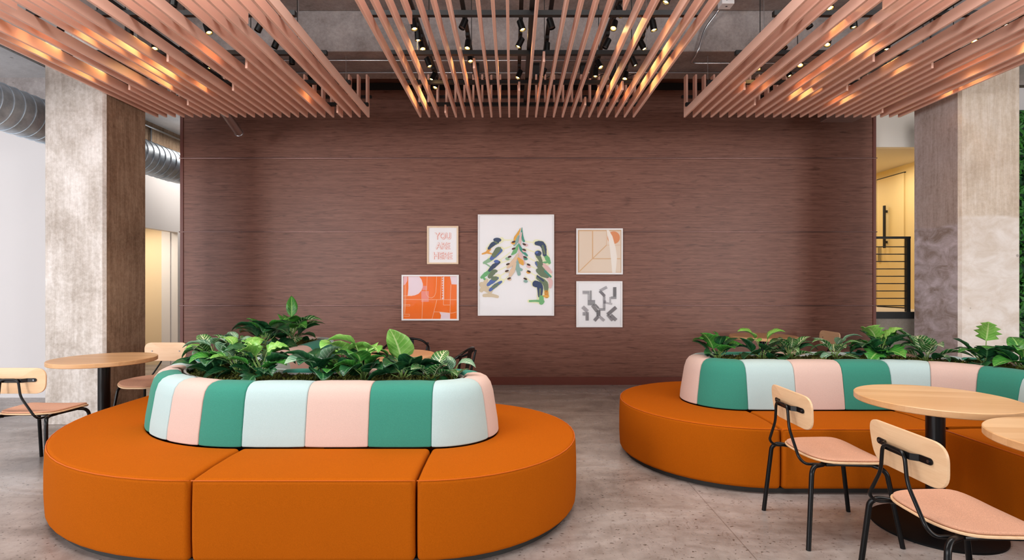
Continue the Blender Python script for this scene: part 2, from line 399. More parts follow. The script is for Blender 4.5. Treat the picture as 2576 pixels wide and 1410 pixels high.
# right: stair landing with yellow wall and door
LZ = 1.01
sbox('floor_landing', (5.08, 8, 7.6, 13, LZ-.07, LZ), 'soffit')
sbox('wall_landing', (5.08, 8, 7.62, 7.7, 0, LZ-.07), 'conc_wall', label='grey concrete wall under the stair landing')
sbox('trim_17', (5.08, 8, 7.58, 7.62, LZ-.09, LZ+.005), 'black_matt', label='black steel edge of the stair landing')
sbox('wall_bulkhead', (5.07, 9.9, 7.6, 7.7, 3.35, SL), 'bulkhead', label='white bulkhead above the stair landing')
sbox('ceiling_landing', (5.07, 8, 7.7, 13, 3.35, 3.45), 'soffit')
sbox('wall_yellow', (6.39, 6.5, 7.7, 13, LZ, 3.35), 'yellow', label='yellow wall of the stair landing')
sbox('wall_yellow', (5.08, 6.39, 12.0, 12.1, LZ, 3.35), 'yellow')
sbox('wall_landing', (4.9, 5.06, 7.7, 12, LZ, 3.35), 'yellow')
sbox('wall_landing', (6.5, 9.9, 7.0, 7.1, 0, 3.97), 'white_wall')
d = MB(); d.box(6.365, 6.389, 8.72, 9.36, LZ+.02, 3.22); door = struct(d.build('door_1', 'yellow', bevel=.002), 'tall yellow flush door on the stair landing')
d = MB(); d.box(6.37, 6.392, 8.705, 9.375, 3.22, 3.235); d.box(6.37, 6.392, 9.36, 9.372, LZ, 3.235); d.box(6.37, 6.391, 8.72, 9.36, LZ, LZ+.02); d.build('door_gap', 'black_matt', door)
d = MB(); d.box(6.30, 6.33, 9.085, 9.12, 2.02, 2.74); d.box(6.33, 6.366, 9.09, 9.115, 2.1, 2.14); d.box(6.33, 6.366, 9.09, 9.115, 2.62, 2.66); d.build('pull_bar', 'black_matt', door, bevel=.003)
d = MB(); d.box(6.345, 6.366, 9.25, 9.31, 1.80, 2.06); d.tube([(6.35, 9.28, 1.93), (6.31, 9.28, 1.93), (6.31, 9.18, 1.93)], .010); d.build('lock_plate', 'steel', door, smooth='auto')
dl = MB(); dl.lathe([(.045, -.008), (.05, 0)], (5.16, 7.95, 3.35), 20, 0)
dl = tag(dl.build('downlight', 'downlight'), 'small round lit downlight in the beige ceiling of the stair landing', 'downlight')
for (x, y) in ((5.7, 8.4), (5.7, 10.0)): area('landing_warm_light', (x, y, 3.3), (0, 0, 0), .5, .5, 13, (1, .92, .80))  # warm area lamps added under the landing ceiling for its downlights
area('recess_light', (-6.2, 8.4, 2.42), (0, 0, 0), .3, .8, 26, (1, .90, .74))
area('corridor_light', (-4.9, 9.5, 3.9), (0, 0, 0), .8, 2.0, 60, (1, .93, .85))

# railing on the landing
rl = thing('stair_railing', 'black steel railing with thin horizontal bars on the stair landing', 'railing', (5.35, 7.64, LZ))
b = MB(); b.box(.26, .31, -.02, .03, .005, 1.06); b.build('post', 'black_matt', rl)
b = MB(); b.box(-.25, .31, -.025, .035, 1.045, 1.075); b.build('handrail', 'black_matt', rl)
for k in range(9):
    b = MB(); z = .09+k*.105; b.tube([(-.25, .005, z), (.28, .005, z)], .007, 8); b.build('rail_bar', 'black_matt', rl)

# green wall at the right edge
random.seed(5)
gm = MB(); gm.box(5.75, 8.0, 6.75, 6.8, .2, 3.6, 1)
for i in range(2600):
    x = 5.78+random.random()*1.1; z = .25+random.random()*3.3; s = .035+random.random()*.04; a = random.random()*6.28
    y = 6.75-random.random()*.06; t = random.uniform(-.6, .6)
    gm.add([(x, y, z), (x+s*cos(a+.6)*.6, y-.02, z+s*sin(a+.6)*.6), (x+s*cos(a)*1.5, y-.03+t*.03, z+s*sin(a)*1.5), (x+s*cos(a-.6)*.6, y-.02, z+s*sin(a-.6)*.6)], [(0, 1, 2, 3)], 0)
tag(gm.build('green_wall', ['leaf_mid', 'leaf_dark'], fix=False), 'wall of dense green foliage at the right edge beyond the column', 'green wall', kind='stuff')

# columns
def column(name, x0, x1, y0, y1, top, mf, ms, label):
    c = .025; b = MB(); zz = (0, top)
    poly = [(x0+c, y0), (x1-c, y0), (x1, y0+c), (x1, y1-c), (x1-c, y1), (x0+c, y1), (x0, y1-c), (x0, y0+c)]
    n = 8; vs = [(x, y, z) for z in zz for x, y in poly]
    for i in range(n):
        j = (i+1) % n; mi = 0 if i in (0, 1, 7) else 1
        b.add([vs[i], vs[j], vs[n+j], vs[n+i]], [(0, 1, 2, 3)], mi)
    return struct(b.build(name, [mf, ms], fix=False), label)
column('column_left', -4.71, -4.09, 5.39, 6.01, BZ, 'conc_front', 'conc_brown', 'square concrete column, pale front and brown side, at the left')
column('column_right', 4.63, 5.27, 5.55, 6.2, BZ, 'conc_beige', 'conc_lilac', 'square concrete column, beige front and lilac side, at the right')

# ================================================================ SLAT CANOPIES
SZ, SH, SW, SD = 3.318, .09, .021, 6.148
def slat_mesh(y0, riser=True, y1=SD):
    b = MB()
    if riser:
        prof = [(y0, SZ), (y1, SZ), (y1, 3.78), (y1-.09, 3.78), (y1-.09, SZ+SH), (y0, SZ+SH)]
    else: prof = [(y0, SZ), (y1, SZ), (y1, SZ+SH), (y0, SZ+SH)]
    n = len(prof); h = SW/2
    vs = [(-h, y, z) for y, z in prof]+[(h, y, z) for y, z in prof]
    if riser: caps = [(0, 1, 4, 5), (1, 2, 3, 4)]
    else: caps = [(0, 1, 2, 3)]
    fs = [c[::-1] for c in caps]+[tuple(i+n for i in c) for c in caps]+[(i, (i+1) % n, n+(i+1) % n, n+i) for i in range(n)]
    b.add(vs, fs); return b
def canopy(label, x0, step, cuts, spine):
    t = thing('slat_canopy', label, 'ceiling canopy', (x0, 0, 0), 0, 'salmon slat canopies under the ceiling')
    full = None
    for i in range(25):
        x = step*i
        if i in cuts:
            near, far = cuts[i]
            o = slat_mesh(far).build('slat', 'slat', t, bevel=.002, segs=1); o.location.x = x
            if near: o = slat_mesh(3.3, False, near).build('slat', 'slat', t, bevel=.002, segs=1); o.location.x = x
        else:
            if full is None: full = slat_mesh(3.3).build('slat', 'slat', t, bevel=.002, segs=1); full.location.x = x
            else:
                o = full.copy(); COL.objects.link(o); o.parent = t; o.location.x = x
    a, c = sorted((-.03*math.copysign(1, step), step*24+.03*math.copysign(1, step)))
    for y in (3.4, 4.0, 4.68, 5.36, 6.02):
        b = MB(); b.box(a, c, y-.02, y+.02, SZ+SH, SZ+SH+.036); b.build('cross_rail', 'black_matt', t)
    b = MB(); b.box(a, c, SD, SD+.03, 3.545, 3.575); b.build('cross_rail', 'black_matt', t)
    b = MB(); b.box(spine-.02, spine+.02, 3.32, 6.06, SZ+SH+.036, SZ+SH+.09); b.build('spine_beam', 'black_matt', t)
    for x in (a+.25, c-.25):
        for y in (3.4, 4.68):
            b = MB(); b.tube([(x, y, SZ+SH+.03), (x, y, SL)], .003, 6); b.build('hanger_rod', 'steel', t)
        b = MB(); b.tube([(x, 6.02, SZ+SH+.03), (x, 6.02, BZ)], .003, 6); b.build('hanger_rod', 'steel', t)
    return t
cuts = {3: (3.94, 5.97), 7: (None, 4.74), 11: (None, 5.29), 13: (None, 4.6), 18: (3.74, 5.72), 21: (None, 5.27)}
canopy('salmon pink slat canopy over the left sofa, left of three', -1.642, -.1008, cuts, -1.31)
canopy('salmon pink slat canopy in the middle, above the framed pictures', -1.047, .1016, cuts, 1.197)
cr = {24-k: v for k, v in cuts.items()}
canopy('salmon pink slat canopy over the right sofa, right of three', 1.977, .1022, cr, 1.23)

# ---------------------------------------------------------------- lighting tracks and spotlights
TZ = 3.665
tracks = {}
def spot_proto(lit):
    t = thing('track_spotlight', 'x', 'spotlight')
    b = MB(); b.box(-.017, .017, -.05, .05, -.03, 0); b.build('adapter', 'black_matt', t, bevel=.003, segs=1)
    b = MB(); b.tube([(0, 0, -.03), (0, 0, -.065)], .008, 8); b.build('arm', 'black_matt', t)
    h = MB(); h.lathe([(.014, .045), (.027, .035), (.028, -.05), (.024, -.05), (.023, -.038)], (0, 0, 0), 18)
    head = h.build('head', 'black', t, smooth='auto'); head.location = (0, 0, -.085)
    l = MB(); l.lathe([(.0225, -.0375), (.0225, -.0395)], (0, 0, 0), 16, 0)
    if lit: l.lathe([(.011, -.0395), (.009, -.045)], (0, 0, 0), 12, 1)
    l.build('lens', ['lamp', 'lamp_core'] if lit else 'lamp_off', head)
    if lit:
        d = bpy.data.lights.new('lamp_beam', 'SPOT'); d.energy = 8; d.color = (1, .58, .22); d.spot_size = R(95); d.spot_blend = .8; d.shadow_soft_size = .02
        o = bpy.data.objects.new('lamp_beam', d); COL.objects.link(o); o.parent = head; o.location = (0, 0, -.052)
    return t
protos = {}
TR = {
 'far left': (-3.82, [(72, 35, 1), (155, 78, 1), (248, 143, 1)]),
 'second from left': (-3.24, [(250, 30, 1), (325, 78, 0), (386, 120, 1), (440, 165, 1)]),
 'left canopy centre': (-3.02, [(370, 65, 1), (458, 127, 1), (516, 169, 1)]),
 'left canopy inner': (-2.58, [(438, 8, 0), (520, 78, 1)]),
 'left canopy right-hand': (-2.12, [(655, 73, 0), (690, 115, 0), (735, 155, 0), (775, 203, 1)]),
 'middle canopy leftmost': (-.82, [(1040, 68, 1), (1041, 95, 1), (1060, 122, 1), (1078, 162, 1), (1093, 198, 1), (1101, 234, 1)]),
 'middle canopy second': (-.40, [(1174, 66, 0), (1176, 118, 1), (1181, 150, 1)]),
 'middle canopy third': (.075, [(1310, 70, 1), (1310, 113, 1), (1308, 192, 1)]),
 'middle canopy fourth': (.32, [(1378, 65, 0), (1375, 125, 0), (1372, 187, 1)]),
 'middle canopy fifth': (.855, [(1541, 35, 1), (1545, 70, 1), (1520, 115, 0), (1509, 167, 1), (1499, 187, 1)]),
 'middle canopy rightmost': (1.18, [(1690, 0, 1), (1637, 70, 1), (1623, 120, 1), (1590, 160, 1), (1574, 196, 1)]),
 'right canopy leftmost': (2.45, [(2090, 18, 1), (2038, 65, 0), (1905, 170, 1), (1985, 120, 0)]),
 'right canopy second': (2.82, [(2145, 62, 1), (2083, 110, 1), (2018, 163, 1), (1983, 187, 1)]),
 'right canopy centre': (3.40, [(2385, 40, 0), (2290, 120, 1), (2096, 205, 1)]),
 'right canopy outer': (4.06, [(2523, 62, 1), (2455, 100, 1), (2412, 124, 1)]),
 'far right': (4.36, [(2463, 150, 1), (2415, 176, 1)]),
}
random.seed(3)
for desc, (tx, sp) in TR.items():
    b = MB(); b.box(tx-.017, tx+.017, 3.3, 5.88, TZ, TZ+.03)
    for y in (3.5, 5.3): b.tube([(tx, y, TZ+.03), (tx, y, SL if abs(tx) < 4.1 or (0 < tx < 4.6) else BZ)], .004, 6)
    tr = tag(b.build('lighting_track', 'black_matt'), 'black lighting track above the slats, %s one' % desc.replace('centre', 'central'), 'lighting track', 'lighting tracks above the slats')
    ds = sorted([((TZ-.11-EYE)*F/(CYP-y), y, lit) for x, y, lit in sp], reverse=True)
    last = None
    for k, (dd, y, lit) in enumerate(ds):
        dd = min(dd, 5.82)
        if last and last-dd < .115: dd = last-.115
        last = dd
        if lit not in protos: protos[lit] = spot_proto(lit); o = protos[lit]
        else: o = copy_tree(protos[lit])
        o.location = (tx, dd, TZ)
        hd = [c for c in bpy.data.objects if c.parent == o and c.name.startswith('head')][0]
        hd.rotation_euler = (R(random.uniform(-28, 4)), R(random.uniform(-26, 26)), 0)
        o['label'] = '%s black spotlight, %s from the walnut wall on the %s track' % ('lit' if lit else 'unlit', ORD[k], desc)
        o['group'] = 'track spotlights above the slats'

# ---------------------------------------------------------------- conduits, duct, pipe, boxes
def conduit(pts, label, r=.012, mat='steel', name='conduit_pipe'):
    b = MB(); b.tube(fillet(pts, .08), r, 8); return tag(b.build(name, mat, smooth=True), label, 'conduit')
conduit([(-4.05, 6.07, BZ-.03), (1.45, 6.07, BZ-.03)], 'thin steel conduit across the underside of the beam, nearer of two')
conduit([(-4.05, 6.42, BZ-.03), (4.55, 6.42, BZ-.03)], 'thin steel conduit across the underside of the beam, close to the walnut wall')
conduit([(2.25, 3.6, SL-.03), (2.25, 5.80, SL-.03), (2.1, 5.85, 4.2), (2.02, 5.86, 3.92), (2.02, 6.1, 3.92), (4.5, 6.1, 3.92)], 'steel conduit bending down the beam between middle and right canopies')
conduit([(-5.78, 7.1, 3.92), (-5.78, 12.5, 3.92)], 'conduit running back along the brown beam left of the walnut wall', .014)
conduit([(-5.80, 8.62, 3.92), (-5.80, 8.62, 3.30)], 'short vertical steel conduit on the brown beam above the duct', .016)
conduit([(-6.6, 1, 3.93), (-6.6, 6.6, 3.93)], 'grey conduit on the pale soffit at the top left', .02)
conduit([(-5.4, 1, 3.93), (-5.4, 6.6, 3.93)], 'grey conduit on the pale soffit beside the left column', .015)
dt = thing('ventilation_duct', 'galvanised spiral duct passing behind the left concrete column', 'duct', (-5.27, 0, 3.235))
b = MB(); rr = .235; b.tube([(0, 2.0+.5*k, 0) for k in range(14)]+[(0, 8.35, 0)], rr, 40); b.build('duct_run', 'duct', dt, smooth='auto')
for k in range(46):
    y = 2.7+k*.125; b = MB(); pts = [(rr*cos(a)*1.01, y+.035*sin(a-.6), rr*sin(a)*1.01) for a in [2*pi*i/32 for i in range(32)]]
    b.tube(pts, .006, 6, closed=True); b.build('seam_ring', 'duct', dt, smooth=True)
b = MB(); pts = [(0, 8.35, 0)]+[(.35-.35*cos(a), 8.35+.35*sin(a), 0) for a in [R(q) for q in (18, 36, 54, 72, 90)]]
b.tube(pts+[(1.6, 8.70, 0)], rr, 40); b.build('elbow', 'duct', dt, smooth='auto')
for a in (R(30), R(60), R(88)):
    cx, cy = .35-.35*cos(a), 8.35+.35*sin(a); dx, dy = cos(a), -sin(a)
    b = MB(); b.tube([(cx+dx*rr*1.01*cos(q), cy+dy*rr*1.01*cos(q), rr*1.01*sin(q)) for q in [2*pi*i/32 for i in range(32)]], .007, 6, closed=True); b.build('seam_ring', 'duct', dt, smooth=True)
pp = thing('steel_flue', 'short round steel flue pipe poking out below the left canopy', 'pipe', (0, 0, 0))
a0 = Vector((-3.42, 6.25, 3.52)); a1 = Vector((-3.52, 6.92, 3.36))
b = MB(); b.tube([a0, a1], .052, 24, cap=False); b.tube([a0, a1], .048, 24); b.build('pipe', 'steel', pp, smooth='auto')
for q in (0.30, .99):
    c = a0.lerp(a1, q); dirv = (a1-a0).normalized(); b = MB(); b.tube([c-dirv*.008, c+dirv*.008], .056, 24); b.build('collar', 'steel', pp, smooth='auto')
b = MB(); b.tube([a0+Vector((0, 0, 0)), a0+Vector((0, 0, BZ-3.52))], .03, 12); b.build('hanger', 'black_matt', pp)
b = MB(); b.box(4.05, 4.47, 6.72, 7.05, 3.535, 3.60); b.box(4.09, 4.43, 6.74, 7.03, 3.60, SL); tag(b.build('vent_box', 'steel', bevel=.006), 'galvanised metal vent box under the ceiling at the right of the walnut wall', 'vent')
for x, pxs in ((-.42, 1195), (.28, 1350), (.83, 1470), (1.17, 1540)):
    q = MB(); q.box(x-.035, x+.035, 6.2, 6.3, BZ-.16, BZ)
    q.tube(fillet([(x+.02, 6.2, BZ-.15), (x+.05, 6.1, BZ-.25), (x+.2, 6.0, BZ-.2), (x+.25, 5.85, BZ-.28)], .1), .004, 6)
    tag(q.build('driver_box', 'black_matt'), 'small black driver box with a cable under the beam, %s from the left' % ORD[[-.42, .28, .83, 1.17].index(x)], 'driver box', 'driver boxes under the beam')
b = MB(); b.box(2.20, 2.33, 5.62, 5.74, SL-.07, SL); b.add([(2.27+.012*cos(a), 5.68+.012*sin(a), SL-.0705) for a in [k*pi/4 for k in range(8)]], [tuple(range(8))], 1)
tag(b.build('junction_box', ['frame_white', 'black_matt'], bevel=.004, fix=False), 'small white junction box on the ceiling between middle and right canopies', 'junction box')

# ================================================================ SOFAS
HW = .885; CYC = ['green', 'pink', 'mint']
LW = {'green': 'sea green back cushion', 'pink': 'blush pink back cushion', 'mint': 'pale mint back cushion'}
def sweep(samples, prof, closed_prof=True, bulge=0, b=None, mi=0):
    b = b or MB(); n = len(samples); m = len(prof); vs = []
    for i, (P, N) in enumerate(samples):
        u = i/(n-1); bf = bulge*(1-(2*u-1)**6)
        for (o, z) in prof:
            f = 1 if o > .2 else 0
            vs.append((P[0]+N[0]*(o+bf*f), P[1]+N[1]*(o+bf*f), z+(bf*.6 if z > .78 else 0)))
    fs = []
    for i in range(n-1):
        for k in range(m if closed_prof else m-1):
            kk = (k+1) % m; fs.append((i*m+k, i*m+kk, (i+1)*m+kk, (i+1)*m+k))
    fs.append(tuple(range(m))); fs.append(tuple((n-1)*m+k for k in range(m))[::-1])
    b.add(vs, fs, mi); return b
def trimends(samples, gap):
    s = [(Vector(p), Vector(n)) for p, n in samples]; return s
BACK = [(.168, .45), (.168, .772), (.176, .797), (.195, .808), (.235, .811), (.275, .805), (.305, .790), (.328, .762), (.344, .71), (.358, .62), (.374, .52), (.380, .45)]
def line(p0, p1, N, n=6): 
    return [((p0[0]+(p1[0]-p0[0])*i/n, p0[1]+(p1[1]-p0[1])*i/n), N) for i in range(n+1)]
def arc(c, r, a0, a1, side, n=8):
    out = []
    for i in range(n+1):
        a = a0+(a1-a0)*i/n; out.append(((c[0]+r*cos(a), c[1]+r*sin(a)), (side*cos(a), side*sin(a))))
    return out
def seat(pairs, root, gap=.005):
    """pairs: list of (inner xy, outer xy); one upholstered bench module"""
    # pull the ends in by the gap
    n = len(pairs); pr = [(Vector(a), Vector(b)) for a, b in pairs]
    for e, q in ((0, 1), (n-1, n-2)):
        for k in (0, 1):
            d = (pr[q][k]-pr[e][k]);
            if d.length > gap*1.5:
                p = pr[e][k]+d.normalized()*gap; t = list(pr[e]); t[k] = p; pr[e] = tuple(t)
    prof = [(0, .035), (0, .445), (.33, .452), (.66, .452), (1, .445), (1, .30), (1, .15), (1, .035)]
    bul = {5: .006, 6: .006, 4: 0}
    vs = []; m = len(prof); b = MB()
    for i, (A, B) in enumerate(pr):
        dv = (B-A); L = dv.length; dn = dv.normalized() if L > 1e-6 else Vector((0, 0))
        for k, (t, z) in enumerate(prof):
            P = A+dv*t+dn*bul.get(k, 0); vs.append((P[0], P[1], z))
    fs = [(i*m+k, i*m+(k+1) % m, (i+1)*m+(k+1) % m, (i+1)*m+k) for i in range(n-1) for k in range(m)]
    fs += [tuple(range(m)), tuple((n-1)*m+k for k in range(m))[::-1]]
    b.add(vs, fs); o = b.build('seat_module', 'orange', root, smooth=True, bevel=.026, segs=4, angle=50)
    # welt
    p = []
    for A, B in pr:
        dn = (B-A).normalized(); q = B-dn*.004; p.append((q[0], q[1], .4445-.004))
    w_ = MB(); w_.tube([(x, y, z) for x, y, z in p], .0028, 6); 
    ww = w_.build('piping', 'orange_welt', o, smooth=True)
    ww.location.z = -.003
    return o
def off(samples, o): return [(P[0]+N[0]*o, P[1]+N[1]*o) for P, N in samples]
def seats_from(samples, root, cuts=None):
    ins = off(samples, .372); outs = off(samples, HW); return seat(list(zip(ins, outs)), root)
def cushions(root, samples_fn, cols):
    for k, c in enumerate(cols):
        s = samples_fn(k, len(cols))
        o = sweep(s, BACK, bulge=.007).build('back_cushion', c, root, smooth=True, bevel=.009, segs=3, angle=50)
        o['label'] = LW[c]
def fan(C, a0, a1, n=14): return [((C[0], C[1]), (cos(a0+(a1-a0)*i/n), sin(a0+(a1-a0)*i/n))) for i in range(n+1)]
def sub(s0, s1, N, k, n): 
    a = k/n; b2 = (k+1)/n; L = lambda t: (s0[0]+(s1[0]-s0[0])*t, s0[1]+(s1[1]-s0[1])*t); return line(L(a), L(b2), N, 4)
def core_and_liner(root, loops, dividers):
    """loops: closed list of (P,N) samples going right round the planter"""
    b = MB(); n = len(loops)
    prof = [(.140, .60), (.140, .788), (.146, .799), (.160, .799), (.164, .788), (.164, .60)]
    m = len(prof); vs = [(P[0]+N[0]*o, P[1]+N[1]*o, z) for P, N in loops for o, z in prof]
    for i in range(n):
        j = (i+1) % n
        for k in range(m-1): 
            b.add([vs[i*m+k], vs[i*m+k+1], vs[j*m+k+1], vs[j*m+k]], [(0, 1, 2, 3)], 1 if k in (1, 2) else 0)
    for (x0, x1, y0, y1) in dividers: b.box(x0, x1, y0, y1, .60, .794, 0)
    b.build('planter_liner', ['liner', 'lip'], root, fix=True)
    # plinth
def plinth(root, loops, o=.83):
    b = MB(); poly = off(loops, o); b.prism(poly, 0, .05); b.build('plinth', 'plinth', root)
def moss(label, segs, seed):
    random.seed(seed); b = MB()
    for s in segs:
        n = len(s); W = 13
        vs = []
        for i, (P, N) in enumerate(s):
            for k in range(W):
                t = (k/(W-1)*2-1)*.136
                vs.append((P[0]+N[0]*t+random.uniform(-.004, .004), P[1]+N[1]*t+random.uniform(-.004, .004), .776+random.uniform(-.014, .014)+.012*sin(P[0]*17+P[1]*11+k)))
        b.add(vs, [(i*W+k, i*W+k+1, (i+1)*W+k+1, (i+1)*W+k) for i in range(n-1) for k in range(W-1)])
        for i in range(n*26):   # loose tufts
            v = random.choice(vs); r = random.uniform(.010, .024); x, y, z = v
            for q in range(3):
                a = random.random()*6.28; h = random.uniform(.4, 1.2)*r
                b.add([(x+r*cos(a), y+r*sin(a), z), (x+r*.3*cos(a+1.6), y+r*.3*sin(a+1.6), z), (x-r*.4*cos(a), y-r*.4*sin(a), z+h)], [(0, 1, 2)])
    o = b.build('moss_bed', 'moss', smooth=True, fix=False); return tag(o, label, 'moss', kind='stuff')

# ---- left sofa: front arm, outside corner, arm running back
FY = 3.53; FX0, FX1 = -.475, -1.59; CC = (FX1, FY+.685); AX = FX1-.685; AY0, AY1 = CC[1], 5.83
ls = thing('banquette_sofa', 'orange banquette sofa with striped back and planter, in the left foreground', 'sofa', (0, 0, 0), 0, 'orange banquette sofas')
DN, UP, LF, RT = (0, -1), (0, 1), (-1, 0), (1, 0)
# seats, outer side
seats_from(fan((FX0, FY), R(90), R(-90), 28), ls)
seats_from(line((FX0, FY), (FX1, FY), DN), ls)
corner = arc(CC, .685, R(270), R(180), 1, 18)
seats_from(corner+line((AX, AY0), (AX, 4.65), LF, 3)[1:], ls)
seats_from(line((AX, 4.65), (AX, AY1), LF), ls)
seats_from(fan((AX, AY1), R(180), R(0), 28), ls)
# seats, inner side
seats_from(line((FX0, FY), (FX1+.21, FY), UP), ls)
def inner_corner(c, r_in, ext, a0, a1, ox, oy, root):
    """quadrant seat: inner arc radius r_in round c, outer L corner; ox, oy signs of the corner direction"""
    pr = []; n = 12
    for i in range(n+1):
        a = a0+(a1-a0)*i/n; A = (c[0]+r_in*cos(a), c[1]+r_in*sin(a)); t = i/n
        # outer: from (c.x, c.y+ext) to corner to (c.x+ext, c.y)
        if t <= .5: B = (c[0]+ox*ext*(t*2), c[1]+oy*ext)
        else: B = (c[0]+ox*ext, c[1]+oy*ext*(2-2*t))
        pr.append((A, B))
    return seat(pr, root)
inner_corner(CC, .685-.372, .2, R(270), R(180), 1, 1, ls)
seats_from(line((AX, AY0+.2), (AX, AY1), RT), ls)
# cushions
cushions(ls, lambda k, n: fan((FX0, FY), R(90-180*k/n), R(90-180*(k+1)/n)), ['green', 'pink', 'mint'])
cushions(ls, lambda k, n: sub((FX0, FY), (FX1, FY), DN, k, n), ['green', 'pink', 'mint'])
cushions(ls, lambda k, n: arc(CC, .685, R(270-90*k/n), R(270-90*(k+1)/n), 1, 6), ['green', 'pink', 'mint']*2)
cushions(ls, lambda k, n: sub((AX, AY0), (AX, AY1), LF, k, n), ['green', 'pink', 'mint', 'green'])
cushions(ls, lambda k, n: fan((AX, AY1), R(180-180*k/n), R(180-180*(k+1)/n)), ['pink', 'pink', 'mint'])
cushions(ls, lambda k, n: sub((FX0, FY), (FX1, FY), UP, k, n), ['mint', 'pink', 'green'])
cushions(ls, lambda k, n: arc(CC, .685, R(270-90*k/n), R(270-90*(k+1)/n), -1, 6), ['mint', 'mint'])
for y0, y1, c in ((AY0, 4.67, 'mint'), (4.67, 5.25, 'pink'), (5.25, AY1, 'green')): cushions(ls, lambda k, n: line((AX, y0), (AX, y1), RT, 4), [c])
loopL = fan((FX0, FY), R(90), R(-90), 20)+line((FX0, FY), (FX1, FY), DN, 4)[1:]+arc(CC, .685, R(270), R(180), 1, 12)[1:]+line((AX, AY0), (AX, AY1), LF, 4)[1:]+fan((AX, AY1), R(180), R(0), 20)[1:]+line((AX, AY1), (AX, AY0), RT, 4)[1:]+arc(CC, .685, R(180), R(270), -1, 12)[1:]+line((FX1, FY), (FX0, FY), UP, 4)[1:-1]
core_and_liner(ls, loopL, [(-1.54, -1.52, FY-.14, FY+.14), (-1.60, -1.58, FY-.14, FY+.14), (AX-.14, AX+.14, 4.21, 4.23), (AX-.14, AX+.14, 4.95, 4.97)])
def plinth_parts(root, polys):
    b = MB()
    for p in polys: b.prism(p, 0, .036)
    b.build('plinth', 'plinth', root)
o_ = .845
plinth_parts(ls, [off(fan((FX0, FY), R(90), R(-90), 24), o_)+[], [(FX0, FY-o_), (FX0, FY+o_), (FX1, FY+o_), (FX1, FY-o_)],
    [(FX1, FY+o_)]+off(corner, o_), [(AX-o_, AY0), (AX-o_, AY1), (AX+o_, AY1), (AX+o_, AY0)], off(fan((AX, AY1), R(180), R(0), 24), o_)])
moss('green moss bed with gaps in the planter of the left sofa', [line((FX0+.10, FY), (FX1, FY), DN, 90)+arc(CC, .685, R(270), R(180), 1, 70)[1:]+line((AX, AY0), (AX, AY1+.1), LF, 100)[1:]], 1)

# ---- right sofa
GY = 4.465; GX0, GX1 = 1.80, 2.91; GR = .85; GC = (GX1, GY-GR); BX = GX1+GR; BY0, BY1 = GC[1], 1.7
rs = thing('banquette_sofa', 'orange banquette sofa with striped back and planter, on the right behind the tables', 'sofa', (0, 0, 0), 0, 'orange banquette sofas')
seats_from(fan((GX0, GY), R(90), R(270), 28), rs)
seats_from(line((GX0, GY), (GX1, GY), DN), rs)
inner_corner(GC, GR-.372, .035, R(90), R(0), -1, -1, rs)
seats_from(line((BX, BY0-.035), (BX, BY1), LF), rs)
seats_from(line((GX0, GY), (GX1, GY), UP), rs)
seats_from(arc(GC, GR, R(90), R(0), 1, 20), rs)
seats_from(line((BX, BY0), (BX, BY1), RT), rs)
seats_from(fan((BX, BY1), R(180), R(360), 28), rs)
cushions(rs, lambda k, n: fan((GX0, GY), R(90+180*k/n), R(90+180*(k+1)/n)), ['mint', 'pink', 'green'])
cushions(rs, lambda k, n: sub((GX0, GY), (GX1, GY), DN, k, n), ['mint', 'pink', 'green'])
cushions(rs, lambda k, n: arc(GC, GR, R(90-90*k/n), R(90-90*(k+1)/n), -1, 6), ['mint', 'pink', 'green'])
cushions(rs, lambda k, n: sub((BX, BY0), (BX, BY1), LF, k, n), ['mint', 'pink', 'green', 'mint', 'pink'])
cushions(rs, lambda k, n: sub((GX0, GY), (GX1, GY), UP, k, n), ['green', 'pink', 'mint'])
cushions(rs, lambda k, n: arc(GC, GR, R(90-90*k/n), R(90-90*(k+1)/n), 1, 6), ['green', 'pink', 'mint']*2)
cushions(rs, lambda k, n: sub((BX, BY0), (BX, BY1), RT, k, n), ['green', 'pink', 'mint', 'green', 'pink'])
cushions(rs, lambda k, n: fan((BX, BY1), R(180+180*k/n), R(180+180*(k+1)/n)), ['green', 'mint', 'pink'])
loopR = fan((GX0, GY), R(90), R(270), 20)+line((GX0, GY), (GX1, GY), DN, 4)[1:]+arc(GC, GR, R(90), R(0), -1, 12)[1:]+line((BX, BY0), (BX, BY1), LF, 4)[1:]+fan((BX, BY1), R(180), R(360), 20)[1:]+line((BX, BY1), (BX, BY0), RT, 4)[1:]+arc(GC, GR, R(0), R(90), 1, 12)[1:]+line((GX1, GY), (GX0, GY), UP, 4)[1:-1]
core_and_liner(rs, loopR, [(2.55, 2.57, GY-.14, GY+.14), (2.90, 2.92, GY-.14, GY+.14)])
plinth_parts(rs, [off(fan((GX0, GY), R(90), R(270), 24), o_), [(GX0, GY-o_), (GX0, GY+o_), (GX1, GY+o_), (GX1, GY-o_)],
    [(GX1, GY-o_)]+off(arc(GC, GR, R(90), R(0), 1, 20), o_)+[(BX-o_, BY0)], [(BX-o_, BY0), (BX-o_, BY1), (BX+o_, BY1), (BX+o_, BY0)], off(fan((BX, BY1), R(180), R(360), 24), o_)])
moss('green moss bed in the planter of the right sofa', [line((GX0-.1, GY), (GX1, GY), DN, 90)+arc(GC, GR, R(90), R(0), -1, 80)[1:]+line((BX, BY0), (BX, BY1-.1), LF, 80)[1:]], 2)

